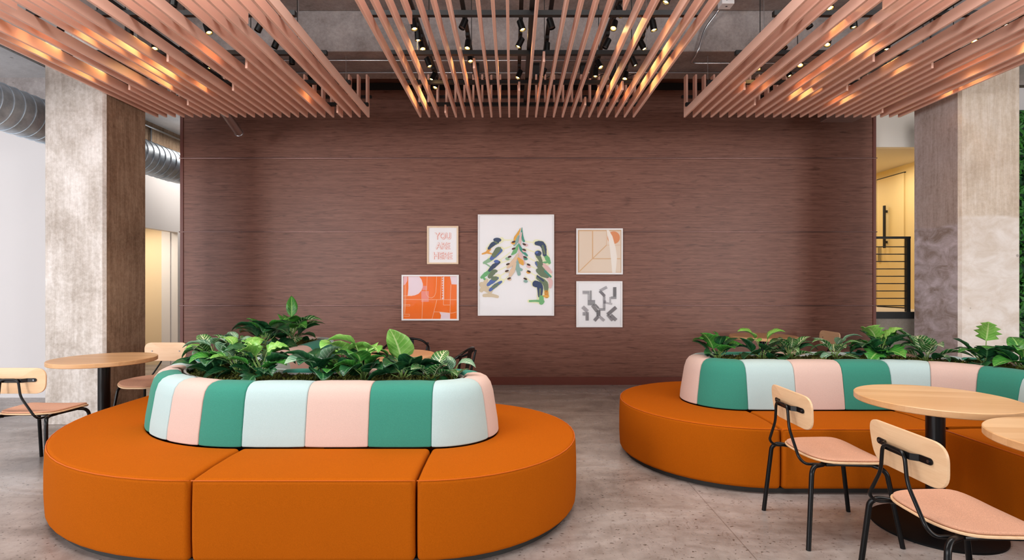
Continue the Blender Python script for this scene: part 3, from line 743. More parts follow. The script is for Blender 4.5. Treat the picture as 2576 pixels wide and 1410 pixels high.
# ================================================================ PLANTS
def leaf(b, base, dirv, L, W, kind, mi, droop=.5, uvs=None):
    """dirv: unit direction of leaf axis at its base; the blade arches over and down"""
    d = Vector(dirv).normalized(); up = Vector((0, 0, 1)); side = d.cross(up)
    if side.length < .1: side = Vector((1, 0, 0))
    side.normalize(); n = 9; p = Vector(base); rows = []
    roll = random.uniform(-.5, .5); side = (side*cos(roll)+d.cross(side)*sin(roll)).normalized()
    pitch = droop*1.5/n
    for i in range(n+1):
        t = i/n
        if kind == 'lance': wdt = (sin(pi*min(1, t*1.0)**.75))**.9
        elif kind == 'heart': wdt = (sin(pi*t**.62))**.75
        else: wdt = (sin(pi*t**.6))**.65
        wdt *= W/2
        if i == n: wdt = W*.01
        nrm = side.cross(d).normalized()
        rows.append((p.copy(), side.copy(), nrm.copy(), wdt, t))
        p = p+d*(L/n); d = (Matrix.Rotation(-pitch, 3, side) @ d).normalized()
    ks = [-1, -.5, 0, .5, 1]; start = len(b.v); vs = []; uv = []
    for i, (p, s, nn, wd, t) in enumerate(rows):
        for k in ks:
            ww = wd
            if kind == 'monstera' and abs(k) == 1 and 1 < i < n and i % 2 == 0: ww = wd*.58
            wave = .05*wd*sin(t*16+k*2)*abs(k)
            q = p+s*(k*ww)+nn*(-abs(k)**1.3*wd*.34*-1+wave)
            if kind == 'monstera' and abs(k) == .5: q = p+s*(k*wd*.8)+nn*(wd*.14)
            vs.append(q); uv.append((k/2+.5, t))
    m = 5; fs = [(i*m+k, i*m+k+1, (i+1)*m+k+1, (i+1)*m+k) for i in range(n) for k in range(m-1)]
    b.add(vs, fs, mi)
    for j, u in enumerate(uv): b.uv[start+j] = u
def plant(name, label, loc, seed, spec, group):
    """spec: list of (count, kind, materialindex, L, W, height range, tilt range)"""
    random.seed(seed); t = thing(name, label, 'plant', loc, 0, group)
    fo = MB(); st = MB(); mats = ['leaf_dark', 'leaf_mid', 'leaf_light', 'leaf_varieg', 'leaf_silver']
    k0 = random.random()*6.28
    tot = 0
    for (cnt, kind, mi, L, W, h0, h1, out) in spec:
        for i in range(cnt if cnt == 1 else int(round(cnt*1.35))):
            a = k0+tot*2.4+random.uniform(-.25, .25); tot += 1
            h = random.uniform(h0, h1)*1.2; ro = out*random.uniform(.5, 1)
            tip = Vector((ro*cos(a), ro*sin(a), h)); mid = Vector((ro*.35*cos(a), ro*.35*sin(a), h*.62))
            st.tube([(0.01*cos(a), .01*sin(a), -.02), mid, tip], .0032, 5)
            el = random.uniform(.05, .75) if h < (h0+h1)/2 else random.uniform(.5, 1.25)
            if cnt == 1: el = 1.3
            dv = (cos(a)*cos(el), sin(a)*cos(el), sin(el)); sc = random.uniform(.95, 1.35)
            leaf(fo, tip, dv, L*sc, W*sc*1.1, kind, mi, droop=random.uniform(.5, 1.3) if cnt > 1 else .35)
    st.build('stems', 'stem', t, smooth=True)
    o = fo.build('foliage', mats, t, smooth=True, fix=False)
    me = o.data; ul = me.uv_layers.new(name='UVMap')
    for lp in me.loops: ul.data[lp.index].uv = fo.uv[lp.vertex_index]
    so = o.modifiers.new('thick', 'SOLIDIFY'); so.thickness = .0012; so.offset = 0
    return t
def mixed(big=1.0):
    return [(3, 'heart', 0, .13*big, .095*big, .03, .10, .07), (4, 'lance', 3, .14*big, .075*big, .05, .15, .08), (2, 'heart', 2, .11*big, .08*big, .10, .20, .06), (4, 'lance', 0, .13*big, .07*big, .03, .12, .09), (2, 'lance', 4, .12*big, .07*big, .09, .18, .06)]
def monst(big=1.0, light=1):
    return [(6, 'monstera', 0, .15*big, .13*big, .05, .14, .08), (3, 'monstera', 1, .15*big, .13*big, .08, .17, .08), (light, 'monstera', 2, .14*big, .12*big, .15, .22, .07), (2, 'monstera', 0, .13*big, .10*big, .02, .06, .09)]
def dieff(big=1.0):
    return [(5, 'lance', 3, .19*big, .075*big, .05, .13, .06), (4, 'lance', 3, .16*big, .065*big, .09, .17, .04), (4, 'lance', 0, .17*big, .065*big, .03, .10, .07)]
def philo(big=1.0):
    return [(6, 'heart', 0, .14*big, .11*big, .04, .12, .08), (3, 'heart', 1, .14*big, .11*big, .08, .15, .08), (3, 'heart', 2, .15*big, .12*big, .14, .22, .06)]
PZ = .755
gl = 'plants in the planter of the left sofa'; gr = 'plants in the planter of the right sofa'
plist = [
 ('variegated_plant', 'variegated leafy plant at the far left corner of the left planter', (-2.20, 3.93, PZ), 11, mixed(1.15), gl),
 ('philodendron', 'dark broad-leaved plant with pale new leaves in the left planter corner', (-2.05, 3.74, PZ), 12, [(5, 'heart', 0, .16, .10, .03, .12, .10), (3, 'lance', 4, .15, .08, .12, .20, .06), (3, 'heart', 1, .13, .09, .08, .18, .07)], gl),
 ('variegated_plant', 'yellow-green variegated plant second from the left corner of the left planter', (-1.87, 3.66, PZ), 13, mixed(1.05), gl),
 ('monstera_plant', 'split-leaf plant just left of the planter divider on the left sofa', (-1.66, 3.55, PZ), 14, monst(1.0, 2), gl),
 ('philodendron', 'broad glossy dark plant just right of the planter divider on the left sofa', (-1.27, 3.54, PZ), 15, [(5, 'heart', 0, .17, .13, .03, .10, .07), (2, 'heart', 4, .15, .11, .09, .13, .06)], gl),
 ('philodendron', 'plant with two tall bright lime green heart leaves in the front planter', (-1.12, 3.56, PZ), 16, [(4, 'heart', 1, .13, .10, .05, .10, .08), (2, 'heart', 2, .18, .15, .13, .17, .03), (3, 'heart', 0, .13, .10, .03, .09, .08)], gl),
 ('philodendron', 'mid green bushy plant in the middle of the front planter', (-.97, 3.52, PZ), 17, philo(.95), gl),
 ('philodendron', 'dark plant with one tall pale green upright leaf in the front planter', (-.72, 3.54, PZ), 18, [(7, 'heart', 0, .17, .11, .03, .12, .09), (1, 'heart', 2, .21, .15, .12, .13, .01)], gl),
 ('variegated_plant', 'olive veined arrowhead plant near the right end of the front planter', (-.53, 3.54, PZ), 19, [(6, 'lance', 3, .14, .085, .03, .075, .08), (3, 'lance', 0, .12, .07, .02, .06, .08)], gl),
 ('variegated_plant', 'small pale silvery plant at the right end of the front planter', (-.39, 3.53, PZ), 20, [(2, 'lance', 4, .12, .06, .07, .11, .04), (3, 'lance', 3, .10, .06, .02, .05, .06)], gl),
 ('variegated_plant', 'small variegated plant in the nearer part of the rear planter arm', (-2.27, 4.42, PZ), 21, mixed(.95), gl),
 ('philodendron', 'dense dark bushy plant in the rear planter arm', (-2.33, 5.05, PZ), 22, [(10, 'heart', 0, .20, .15, .04, .20, .10), (3, 'heart', 1, .17, .13, .12, .22, .08)], gl),
 ('dieffenbachia', 'tall variegated plant at the far end of the rear planter arm', (-2.30, 5.60, PZ), 23, [(7, 'lance', 3, .22, .11, .06, .18, .09), (4, 'heart', 1, .20, .14, .12, .22, .09), (1, 'lance', 1, .2, .08, .25, .26, .01), (4, 'heart', 0, .2, .13, .04, .12, .1)], gl),
 ('monstera_plant', 'split-leaf plant at the left end of the right planter', (1.71, 4.46, PZ), 31, [(4, 'monstera', 1, .17, .14, .08, .16, .08), (6, 'heart', 0, .14, .09, .03, .15, .08)], gr),
 ('philodendron', 'dark plant with two light heart leaves, second from the left in the right planter', (2.08, 4.46, PZ), 32, [(7, 'heart', 0, .17, .12, .03, .13, .09), (2, 'heart', 2, .16, .12, .15, .19, .07)], gr),
 ('dieffenbachia', 'bushy pale-striped plant third from the left in the right planter', (2.31, 4.47, PZ), 33, dieff(.95), gr),
 ('dieffenbachia', 'loose white-veined plant in front of the wooden chair back', (2.69, 4.46, PZ), 34, [(6, 'lance', 3, .20, .075, .05, .12, .07), (3, 'lance', 4, .18, .07, .05, .15, .05)], gr),
 ('monstera_plant', 'dense dark split-leaf plant with light top leaves in the right planter', (3.04, 4.44, PZ), 35, monst(1.2, 2), gr),
 ('variegated_plant', 'wide white-veined arrowhead plant before the right column', (3.35, 4.33, PZ), 36, [(7, 'lance', 3, .20, .11, .04, .13, .08), (2, 'lance', 0, .17, .08, .03, .08, .08)], gr),
 ('monstera_plant', 'split-leaf plant with one tall pale leaf before the right column', (3.60, 4.08, PZ), 37, [(6, 'monstera', 0, .18, .14, .05, .12, .09), (1, 'monstera', 2, .18, .16, .20, .21, .02), (2, 'heart', 1, .17, .10, .08, .13, .07)], gr),
 ('philodendron', 'plant with broad bright green leaves at the right edge of the photo', (3.72, 3.90, PZ), 38, [(5, 'heart', 1, .22, .13, .05, .13, .09), (4, 'heart', 0, .17, .11, .03, .09, .08)], gr),
]
for p in plist:
    if p[5] == gr: p = p[:4]+([(c, k, m, L*.88, W*.88, a*.9, b*.9, o) for c, k, m, L, W, a, b, o in p[4]], gr)
    plant(*p)

# ================================================================ FURNITURE
def rr_plan(w0, w1, y0, y1, r, n=6):
    """rounded trapezoid, width w0 at y0 and w1 at y1"""
    pts = [(-w0/2, y0), (w0/2, y0), (w1/2, y1), (-w1/2, y1)]; out = []
    for i in range(4):
        p = Vector(pts[i]); a = (Vector(pts[i-1])-p).normalized(); c = (Vector(pts[(i+1) % 4])-p).normalized()
        p0 = p+a*r; p2 = p+c*r
        for k in range(n+1):
            t = k/n; out.append(p0*(1-t)**2+p*2*t*(1-t)+p2*t*t)
    return out
def shell(plan, zf, th, name, mat, parent, rings=7, bevel=.003):
    """plate with the outline plan whose height follows zf(x,y)"""
    n = len(plan); c = sum(plan, Vector((0, 0)))/n; b = MB(); vs = []
    for lay in (0, 1):
        for k in range(rings):
            f = 1-k/rings
            for p in plan: q = c+(p-c)*f; vs.append((q[0], q[1], zf(q[0], q[1])+(0 if lay else -th)))
        vs.append((c[0], c[1], zf(c[0], c[1])+(0 if lay else -th)))
    L = rings*n+1; fs = []
    for lay in (0, 1):
        o = lay*L
        for k in range(rings-1):
            for i in range(n):
                j = (i+1) % n; fs.append((o+k*n+i, o+k*n+j, o+(k+1)*n+j, o+(k+1)*n+i))
        for i in range(n): fs.append((o+(rings-1)*n+i, o+(rings-1)*n+(i+1) % n, o+rings*n))
    for i in range(n): fs.append((i, (i+1) % n, L+(i+1) % n, L+i))
    b.add(vs, fs); return b.build(name, mat, parent, smooth=True, bevel=bevel, segs=2, angle=55)
def make_chair(label, group):
    t = thing('dining_chair', label, 'chair', (0, 0, 0), 0, group)
    zf = lambda x, y: .455 + .006*(abs(x)/.22)**2 - .035*max(0, (y-.12)/.12)**2 + .010*max(0, (-y-.1)/.1)**2 - .006
    plan = rr_plan(.43, .475, -.205, .24, .165, 9)
    shell(plan, zf, .011, 'seat', 'ply', t)
    zf2 = lambda x, y: zf(x, y)+.012+.004*cos(x*6)*cos(y*6)
    shell([p*.965+Vector((0, .0006)) for p in plan], zf2, .012, 'seat_pad', 'felt', t, bevel=.005)
    # backrest: curved plywood panel, outline in x,z
    pl = rr_plan(.415, .455, .61, .80, .075, 8)
    n = len(pl); c = sum(pl, Vector((0, 0)))/n; vs = []; rings = 6; yf = lambda x, z: -.222+.25*x*x-.10*(z-.61)+.0
    b = MB()
    for lay in (0, 1):
        for k in range(rings):
            f = 1-k/rings
            for p in pl: q = c+(p-c)*f; vs.append((q[0], yf(*q)+(.006 if lay else -.006), q[1]))
        vs.append((c[0], yf(*c)+(.006 if lay else -.006), c[1]))
    L = rings*n+1; fs = []
    for lay in (0, 1):
        o = lay*L
        for k in range(rings-1):
            for i in range(n):
                j = (i+1) % n; fs.append((o+k*n+i, o+k*n+j, o+(k+1)*n+j, o+(k+1)*n+i))
        for i in range(n): fs.append((o+(rings-1)*n+i, o+(rings-1)*n+(i+1) % n, o+rings*n))
    for i in range(n): fs.append((i, (i+1) % n, L+(i+1) % n, L+i))
    b.add(vs, fs); bk = b.build('backrest', 'ply', t, smooth=True, bevel=.003, segs=2, angle=55)
    # bracket with bolts
    b = MB(); z = .712; h = .014
    path = [(-.145, yf(-.145, z)-.009), (-.10, yf(-.10, z)-.011), (-.080, -.266), (.080, -.266), (.10, yf(.10, z)-.011), (.145, yf(.145, z)-.009)]
    for (xa, ya), (xb, yb) in zip(path[:-1], path[1:]):
        b.add([(xa, ya-.003, z-h), (xb, yb-.003, z-h), (xb, yb+.003, z-h), (xa, ya+.003, z-h), (xa, ya-.003, z+h), (xb, yb-.003, z+h), (xb, yb+.003, z+h), (xa, ya+.003, z+h)],
              [(0, 1, 2, 3), (4, 7, 6, 5), (0, 4, 5, 1), (1, 5, 6, 2), (2, 6, 7, 3), (3, 7, 4, 0)])
    for s in (-1, 1): b.tube([(s*.145, path[0][1]-.003, z), (s*.145, path[0][1]+.003, z)], h, 16)
    br = b.build('back_bracket', 'black', t, bevel=.0015, segs=2)
    for s in (-1, 1):
        b = MB(); y = path[0][1]; b.tube([(s*.142, y-.007, z), (s*.142, y-.002, z)], .0065, 12); b.tube([(s*.142, y+.0165, z), (s*.142, y+.0205, z)], .006, 12); b.build('bolt', 'bolt', br)
    # back frame tube
    pts = []
    for s in (-1, 1):
        q = [(s*.17, -.06, .428), (s*.172, -.235, .430), (s*.168, -.268, .462), (s*.078, -.275, .60), (s*.064, -.277, .722)]
        pts += q if s < 0 else q[::-1]
    b = MB(); b.tube(fillet(pts, .035, 6), .0078, 12); b.build('back_frame', 'black', t, smooth=True)
    b = MB()
    for s in (-1, 1): b.tube([(s*.171, -.125, .4275), (s*.1705, -.075, .4275)], .0105, 12)
    b.tube(fillet([(-.171, -.14, .4275), (-.10, -.10, .430), (.10, -.10, .430), (.171, -.14, .4275)], .05), .0085, 10)
    b.tube(fillet([(-.16, .14, .418), (-.09, .10, .425), (.09, .10, .425), (.16, .14, .418)], .05), .0085, 10)
    b.tube([(-.1705, -.08, .4275), (-.165, .14, .418)], .0085, 10); b.tube([(.1705, -.08, .4275), (.165, .14, .418)], .0085, 10)
    b.build('seat_frame', 'black', t, smooth='auto')
    for s in (-1, 1):
        b = MB(); b.tube(fillet([(s*.252, -.262, 0), (s*.222, -.228, .405), (s*.205, -.205, .43), (s*.171, -.14, .4275)], .03, 6), .0125, 14); b.build('leg', 'black', t, smooth='auto')
        b = MB(); b.tube(fillet([(s*.232, .252, 0), (s*.20, .190, .385), (s*.19, .165, .412), (s*.160, .14, .418)], .03, 6), .0125, 14); b.build('leg', 'black', t, smooth='auto')
    return t
gc = 'beech dining chairs with black legs'
ch = make_chair('beech chair with salmon felt seat, second from the right edge, beside the orange sofa', gc)
ch.location = (1.83, 3.09, 0); ch.rotation_euler = (0, 0, R(-90))
for loc, rz, lb in (((1.875, 2.25, 0), -90, 'nearest beech chair with salmon felt seat, cut by the bottom right corner'),
                    ((-3.61, 4.13, 0), 0, 'beech chair seen from behind at the left edge, in front of the round table'),
                    ((-3.60, 5.36, 0), 180, 'beech chair facing the camera behind the left round table, by the brown column side'),
                    ((3.86, 6.90, 0), 90, 'beech chair whose back shows above the right planter, before the walnut wall')):
    c = copy_tree(ch); c.location = loc; c.rotation_euler = (0, 0, R(rz)); c['label'] = lb
def make_table(label, Rt=.40, zt=.755, Rb=.32):
    t = thing('cafe_table', label, 'table', (0, 0, 0), 0, 'round beech cafe tables')
    b = MB(); b.lathe([(Rt-.004, 0), (Rt, .004), (Rt, .033), (Rt-.004, .037)], (0, 0, zt-.037), 96); b.build('table_top', 'beech', t, smooth='auto')
    b = MB(); b.lathe([(.047, .018), (.047, zt-.045)], (0, 0, 0), 36); b.lathe([(.13, 0), (.13, .008)], (0, 0, zt-.045), 32); b.build('pedestal', 'black', t, smooth='auto')
    b = MB(); b.lathe([(Rb, 0), (Rb, .010), (Rb-.012, .015), (.06, .019)], (0, 0, 0), 80); b.build('base_plate', 'base_black', t, smooth='auto')
    return t
tb = make_table('round beech table beside the two chairs, with its whole black base in view'); tb.location = (2.45, 3.106, 0); tb.rotation_euler.z = R(-10)
for loc, rz, lb in (((2.50, 2.25, 0), -4, 'round beech table cut by the right edge of the photo, nearest of all'),
                    ((-3.61, 4.75, 0), 4, 'round beech table before the left concrete column'),
                    ((-1.12, 5.0, 0), 50, 'round table behind the front planter, by the black metal armchairs'),
                    ((3.18, 6.8, 0), -30, 'round beech table behind the right planter, close to the walnut wall')):
    c = copy_tree(tb); c.location = loc; c.rotation_euler = (0, 0, R(rz)); c['label'] = lb
def metal_chair(label):
    t = thing('metal_armchair', label, 'chair', (0, 0, 0), 0, 'black metal armchairs')
    b = MB(); b.prism([tuple(p) for p in rr_plan(.36, .38, -.18, .19, .05)], .435, .455); b.build('seat', 'black', t, bevel=.006, smooth='auto')
    pts = [(-.25, .17, .44), (-.265, .15, .64), (-.26, -.02, .68), (-.235, -.17, .74), (-.15, -.235, .80), (0, -.25, .82), (.15, -.235, .80), (.235, -.17, .74), (.26, -.02, .68), (.265, .15, .64), (.25, .17, .44)]
    b = MB(); b.tube(fillet(pts, .06, 5), .012, 12); b.build('arm_rail', 'black', t, smooth=True)
    b = MB(); pl = [(-.045, -.175, .45), (.045, -.175, .45), (.06, -.243, .81), (-.06, -.243, .81)]
    b.add(pl+[(x, y-.004, z) for x, y, z in pl], [(0, 1, 2, 3), (4, 7, 6, 5), (0, 4, 5, 1), (1, 5, 6, 2), (2, 6, 7, 3), (3, 7, 4, 0)]); b.build('back_splat', 'black', t)
    for s in (-1, 1):
        b = MB(); b.tube([(s*.165, -.165, .45), (s*.215, -.225, .775)], .011, 10); b.build('back_post', 'black', t, smooth='auto')
        for y, yf_ in ((-.16, -.23), (.17, .22)):
            b = MB(); b.tube([(s*.17, y, .44), (s*.215, yf_, 0)], [.018, .012], 10); b.build('leg', 'black', t, smooth='auto')
    return t
mc = metal_chair('black metal armchair with curved rail, directly behind the round table'); mc.location = (-1.13, 5.62, 0); mc.rotation_euler.z = R(180)
c = copy_tree(mc); c.location = (-.62, 5.02, 0); c.rotation_euler = (0, 0, R(76)); c['label'] = 'black metal armchair turned sideways, right of the round table'

# ================================================================ PICTURES
PY = WD
FW = PY-.035          # face of the frames
def wx(px): return (px-CXP)/F*FW
def wz(py): return EYE-(py-CYP)/F*FW
def artmat(name, col): 
    k = 'art_'+name
    if k not in M: M[k] = plain(k, col, .7)
    return k
def picture(label, x0, y0, x1, y1, fw, fmat, paper, shapes, mats, group='framed pictures on the walnut wall'):
    X0, X1, Z1, Z0 = wx(x0), wx(x1), wz(y0), wz(y1); cx, cz = (X0+X1)/2, (Z0+Z1)/2
    t = thing('framed_picture', label, 'picture', (cx, PY, cz), 0, group)
    w_, h_ = (X1-X0)/2, (Z1-Z0)/2; f = fw
    b = MB()
    b.box(-w_, w_, -.035, -.002, h_-f, h_); b.box(-w_, w_, -.035, -.002, -h_, -h_+f); b.box(-w_, -w_+f, -.035, -.002, -h_+f, h_-f); b.box(w_-f, w_, -.035, -.002, -h_+f, h_-f)
    b.build('frame', fmat, t, bevel=.001, segs=1)
    b = MB(); b.box(-w_+f, w_-f, -.020, -.004, -h_+f, h_-f)
    lay = [-.0203]
    def P(x, y): return (wx(x)-cx, wz(y)-cz)
    for mi, pts in shapes:
        lay[0] -= .00012; q = [P(*p) for p in pts]
        b.add([(x, lay[0], z) for x, z in q], [tuple(range(len(q)))], mi)
    pr = b.build('print', [paper]+mats, t, fix=False)
    # every flat shape must face the room
    me = pr.data; bm_ = bmesh.new(); bm_.from_mesh(me); bm_.faces.ensure_lookup_table()
    for fa in list(bm_.faces)[6:]:
        if fa.normal.y > 0: fa.normal_flip()
    bmesh.ops.triangulate(bm_, faces=[fa for fa in bm_.faces if len(fa.verts) > 4]); bm_.to_mesh(me); bm_.free()
    b = MB(); b.add([(-w_+f, -.0275, -h_+f), (w_-f, -.0275, -h_+f), (w_-f, -.0275, h_-f), (-w_+f, -.0275, h_-f)], [(0, 1, 2, 3)]); b.build('glass', 'pane', t, fix=False)
    return t, pr, P
def stroke(pts, w_):
    """fat line in picture pixels -> polygon"""
    L, Rr = [], []
    n = len(pts)
    for i, p in enumerate(pts):
        a = Vector(pts[max(0, i-1)]); c = Vector(pts[min(n-1, i+1)]); d = (c-a).normalized(); nn = Vector((-d.y, d.x))
        ww = w_[i] if isinstance(w_, (list, tuple)) else w_
        L.append(tuple(Vector(p)+nn*ww/2)); Rr.append(tuple(Vector(p)-nn*ww/2))
    return L+Rr[::-1]
def ell(cx, cy, a, b2, rot=0, n=14): return [(cx+a*cos(q)*cos(rot)-b2*sin(q)*sin(rot), cy+a*cos(q)*sin(rot)+b2*sin(q)*cos(rot)) for q in [2*pi*i/n for i in range(n)]]
# -- big painted print.  zoom frame: (x/4.8625+1180, y/4.862+520)
Z = lambda pts: [(1180+x/4.8625, 520+y/4.862) for x, y in pts]
cols = {'navy': srgb(62, 78, 112), 'olive': srgb(122, 138, 106), 'blue': srgb(96, 120, 186), 'gold': srgb(240, 178, 84), 'sage': srgb(160, 196, 158), 'teal': srgb(80, 160, 140),
        'green2': srgb(122, 190, 128), 'blush': srgb(236, 200, 196), 'sand': srgb(226, 208, 180), 'brown': srgb(84, 62, 54), 'lemon': srgb(248, 245, 208), 'mist': srgb(150, 186, 176), 'peach': srgb(236, 206, 176)}
cn = list(cols); cm = [artmat(k, cols[k]) for k in cn]; ci = {k: i+1 for i, k in enumerate(cn)}
sh = []
def brush(pts, ws, n=7):
    """resampled brush stroke with soft round ends"""
    P = [Vector(p) for p in pts]; out = []; wo = []
    for i in range(len(P)-1):
        a = P[max(0, i-1)]; b = P[i]; c = P[i+1]; d = P[min(len(P)-1, i+2)]
        for k in range(n):
            t = k/n; out.append(.5*((2*b)+(c-a)*t+(2*a-5*b+4*c-d)*t*t+(3*b-a-3*c+d)*t**3)); wo.append(ws[i]*(1-t)+ws[i+1]*t)
    out.append(P[-1]); wo.append(ws[-1])
    for end in (0, -1):
        w0 = wo[end]; q = out[end]; r = out[1 if end == 0 else -2]; d = (q-r).normalized()
        if w0 < 8: continue
        ext = [(q+d*w0*.22, w0*.86), (q+d*w0*.36, w0*.55), (q+d*w0*.42, w0*.2)]
        for p, ww in ext:
            if end == 0: out.insert(0, p); wo.insert(0, ww)
            else: out.append(p); wo.append(ww)
    j = random.Random(len(sh)); wo = [ww*(1+j.uniform(-.07, .07)) for ww in wo]
    return out, wo
def st_(c, pts, w_):
    ws = list(w_) if isinstance(w_, (list, tuple)) else [w_]*len(pts)
    p, ww = brush(pts, ws); sh.append((ci[c], stroke(Z([tuple(q) for q in p]), [q/4.86 for q in ww])))
def el_(c, x, y, a, b2, rot=0): sh.append((ci[c], ell(1180+x/4.8625, 520+y/4.862, a/4.86, b2/4.86, rot)))
for (a, c) in (((555, 405), (395, 405)), ((520, 480), (400, 520)), ((500, 560), (395, 640)), ((520, 640), (380, 690)), ((480, 720), (330, 790)), ((470, 790), (350, 860)), ((480, 850), (390, 930)),
               ((640, 415), (820, 440)), ((680, 510), (820, 560)), ((700, 600), (830, 680)), ((700, 690), (840, 770)), ((690, 760), (840, 860)), ((680, 850), (800, 950))):
    st_('lemon', [a, ((a[0]+c[0])/2, (a[1]+c[1])/2+6), c], [12, 16, 10])
for pts, w_ in (([(235, 520), (285, 465), (400, 405)], 66), ([(262, 645), (320, 590), (396, 525)], 78), ([(238, 790), (300, 730), (376, 670)], 62), ([(225, 965), (290, 905), (360, 860)], 74), ([(250, 1030), (330, 965), (405, 910)], 60),
                ([(815, 440), (890, 455), (922, 520), (960, 690)], 78), ([(840, 560), (880, 700), (980, 860)], 84), ([(840, 860), (930, 940), (950, 1095)], 76), ([(800, 940), (868, 990), (872, 1160)], 92), ([(730, 1158), (900, 1168)], 40)): st_('lemon', pts, w_)
st_('sage', [(180, 690), (240, 660), (290, 630)], [30, 50, 40]); st_('sage', [(190, 690), (270, 745)], [20, 14])
st_('gold', [(160, 580), (215, 560), (250, 520)], [16, 30, 40]); st_('gold', [(215, 560), (285, 582)], [30, 12])
st_('sand', [(150, 950), (200, 1000), (260, 1040)], [60, 80, 60]); st_('sand', [(180, 1090), (260, 1085), (350, 1105)], [40, 50, 34]); st_('sand', [(210, 900), (150, 1030)], 50)
st_('green2', [(150, 870), (200, 830), (250, 790)], [30, 50, 40]); st_('green2', [(160, 850), (190, 890)], 26)
st_('navy', [(240, 515), (285, 465), (345, 430)], [30, 50, 50]); el_('navy', 345, 408, 50, 27, .05); el_('olive', 330, 440, 30, 10, .5)
st_('blue', [(270, 640), (320, 590), (390, 535)], [40, 64, 44]); st_('olive', [(300, 600), (350, 530), (380, 510)], [50, 66, 30])
st_('navy', [(245, 785), (300, 730), (370, 680)], [30, 54, 30]); el_('blue', 335, 672, 32, 20)
st_('olive', [(250, 860), (300, 800), (335, 790)], [50, 60, 30]); st_('blue', [(230, 960), (290, 910), (350, 875)], [36, 60, 30]); st_('olive', [(290, 880), (330, 880)], 50)
st_('blue', [(255, 1025), (320, 970), (395, 920)], [34, 50, 26]); st_('olive', [(290, 990), (350, 950)], 32)
# right side limbs
st_('green2', [(925, 590), (960, 640), (985, 690)], [40, 56, 34]); st_('green2', [(985, 675), (900, 690)], 26)
st_('navy', [(820, 450), (880, 455), (915, 500), (925, 590)], [44, 70, 60, 46]); st_('olive', [(900, 480), (925, 575)], 26)
st_('blush', [(910, 705), (960, 760), (1005, 805)], [34, 54, 30]); st_('blush', [(960, 870), (1000, 920), (990, 985)], [40, 50, 40])
st_('olive', [(845, 600), (870, 650), (890, 710)], [60, 46, 30]); el_('navy', 845, 572, 42, 34); el_('blue', 828, 560, 20, 16)
st_('olive', [(830, 690), (890, 770), (960, 860)], [50, 60, 40]); st_('teal', [(930, 790), (1000, 860)], [26, 22]); st_('blue', [(815, 680), (830, 720)], 16)
st_('olive', [(840, 780), (890, 830), (950, 860)], [50, 56, 30]); st_('olive', [(840, 870), (930, 940), (945, 1030)], [44, 66, 44]); st_('navy', [(835, 850), (910, 910)], 22)
st_('gold', [(945, 1045), (950, 1100)], 50); st_('gold', [(900, 1098), (968, 1098)], 22)
st_('navy', [(810, 945), (865, 975), (868, 1095)], [80, 76, 50]); st_('olive', [(870, 1010), (866, 1095)], 22)
st_('green2', [(740, 1158), (830, 1155), (905, 1165)], [22, 26, 40]); st_('green2', [(885, 1110), (885, 1180)], 54)
# centre plume
st_('gold', [(630, 262), (600, 330), (565, 385), (560, 440)], [4, 30, 36, 20]); st_('teal', [(648, 255), (645, 320), (660, 400), (672, 425)], [4, 22, 28, 26])
st_('blush', [(640, 320), (625, 400), (620, 520), (640, 620), (680, 700)], [14, 30, 36, 44, 20]); st_('mist', [(605, 360), (580, 430), (550, 480)], [20, 40, 14])
st_('green2', [(600, 470), (560, 550), (520, 590)], [20, 50, 14]); st_('teal', [(608, 450), (640, 530), (710, 600)], [8, 40, 22]); st_('peach', [(600, 580), (540, 680), (470, 750)], [20, 60, 24])
st_('gold', [(600, 630), (640, 680), (660, 712)], [20, 60, 20]); st_('peach', [(570, 700), (530, 790), (500, 850)], [30, 60, 30]); st_('mist', [(595, 660), (595, 750), (612, 830)], [12, 50, 40]); st_('mist', [(600, 760), (640, 775)], 34)
for x, y, c, dx, dy in ((545, 432, 'gold', -6, 14), (545, 515, 'lemon', -6, 8), (495, 615, 'sage', -26, 24), (475, 705, 'lemon', 0, 14), (463, 788, 'sand', 0, 8), (490, 880, 'peach', 0, 10),
                        (675, 462, 'blush', 20, 10), (675, 530, 'blush', 0, 12), (685, 620, 'teal', 6, 18), (728, 712, 'blush', 0, 22), (732, 795, 'gold', -6, 10), (688, 885, 'mist', 4, 30)):
    if c != 'lemon': el_(c, x+dx, y+dy, 26, 18, .2)
    el_('brown', x, y, 24, 12, -.35 if x < 600 else .4)
picture('tall white framed painting of colourful feathery limbs, the largest picture', 1202, 540, 1394, 795, .018, 'frame_white', 'paper', sh, cm)
# -- YOU ARE HERE
t, pr, P = picture('small light wood framed print reading YOU ARE HERE', 1074, 569, 1153, 665, .022, 'birch_frame', 'paper', [], [])
def text(s, cx, cy, width, mat, dx, dy, layer, parent, Pf, size_px, weight=0.0):
    cu = bpy.data.curves.new('txt', 'FONT'); cu.body = s; cu.align_x = 'CENTER'; cu.align_y = 'CENTER'; cu.offset = weight; cu.size = 1
    tmp = bpy.data.objects.new('txt', cu); COL.objects.link(tmp); bpy.context.view_layer.update()
    me = bpy.data.meshes.new_from_object(tmp.evaluated_get(bpy.context.evaluated_depsgraph_get())); bpy.data.objects.remove(tmp)
    xs = [v.co.x for v in me.vertices]; ys = [v.co.y for v in me.vertices]; w0 = max(xs)-min(xs); h0 = max(ys)-min(ys)
    mx, my = (max(xs)+min(xs))/2, (max(ys)+min(ys))/2; sx = width/F*FW/w0; sy = size_px/F*FW/h0; c = Pf(cx, cy)
    for v in me.vertices:
        x, y = v.co.x, v.co.y; v.co = ((x-mx)*sx+c[0]+dx, layer, (y-my)*sy+c[1]+dy)
    me.materials.append(M[mat]); o = bpy.data.objects.new('lettering', me); COL.objects.link(o); o.parent = parent; return o
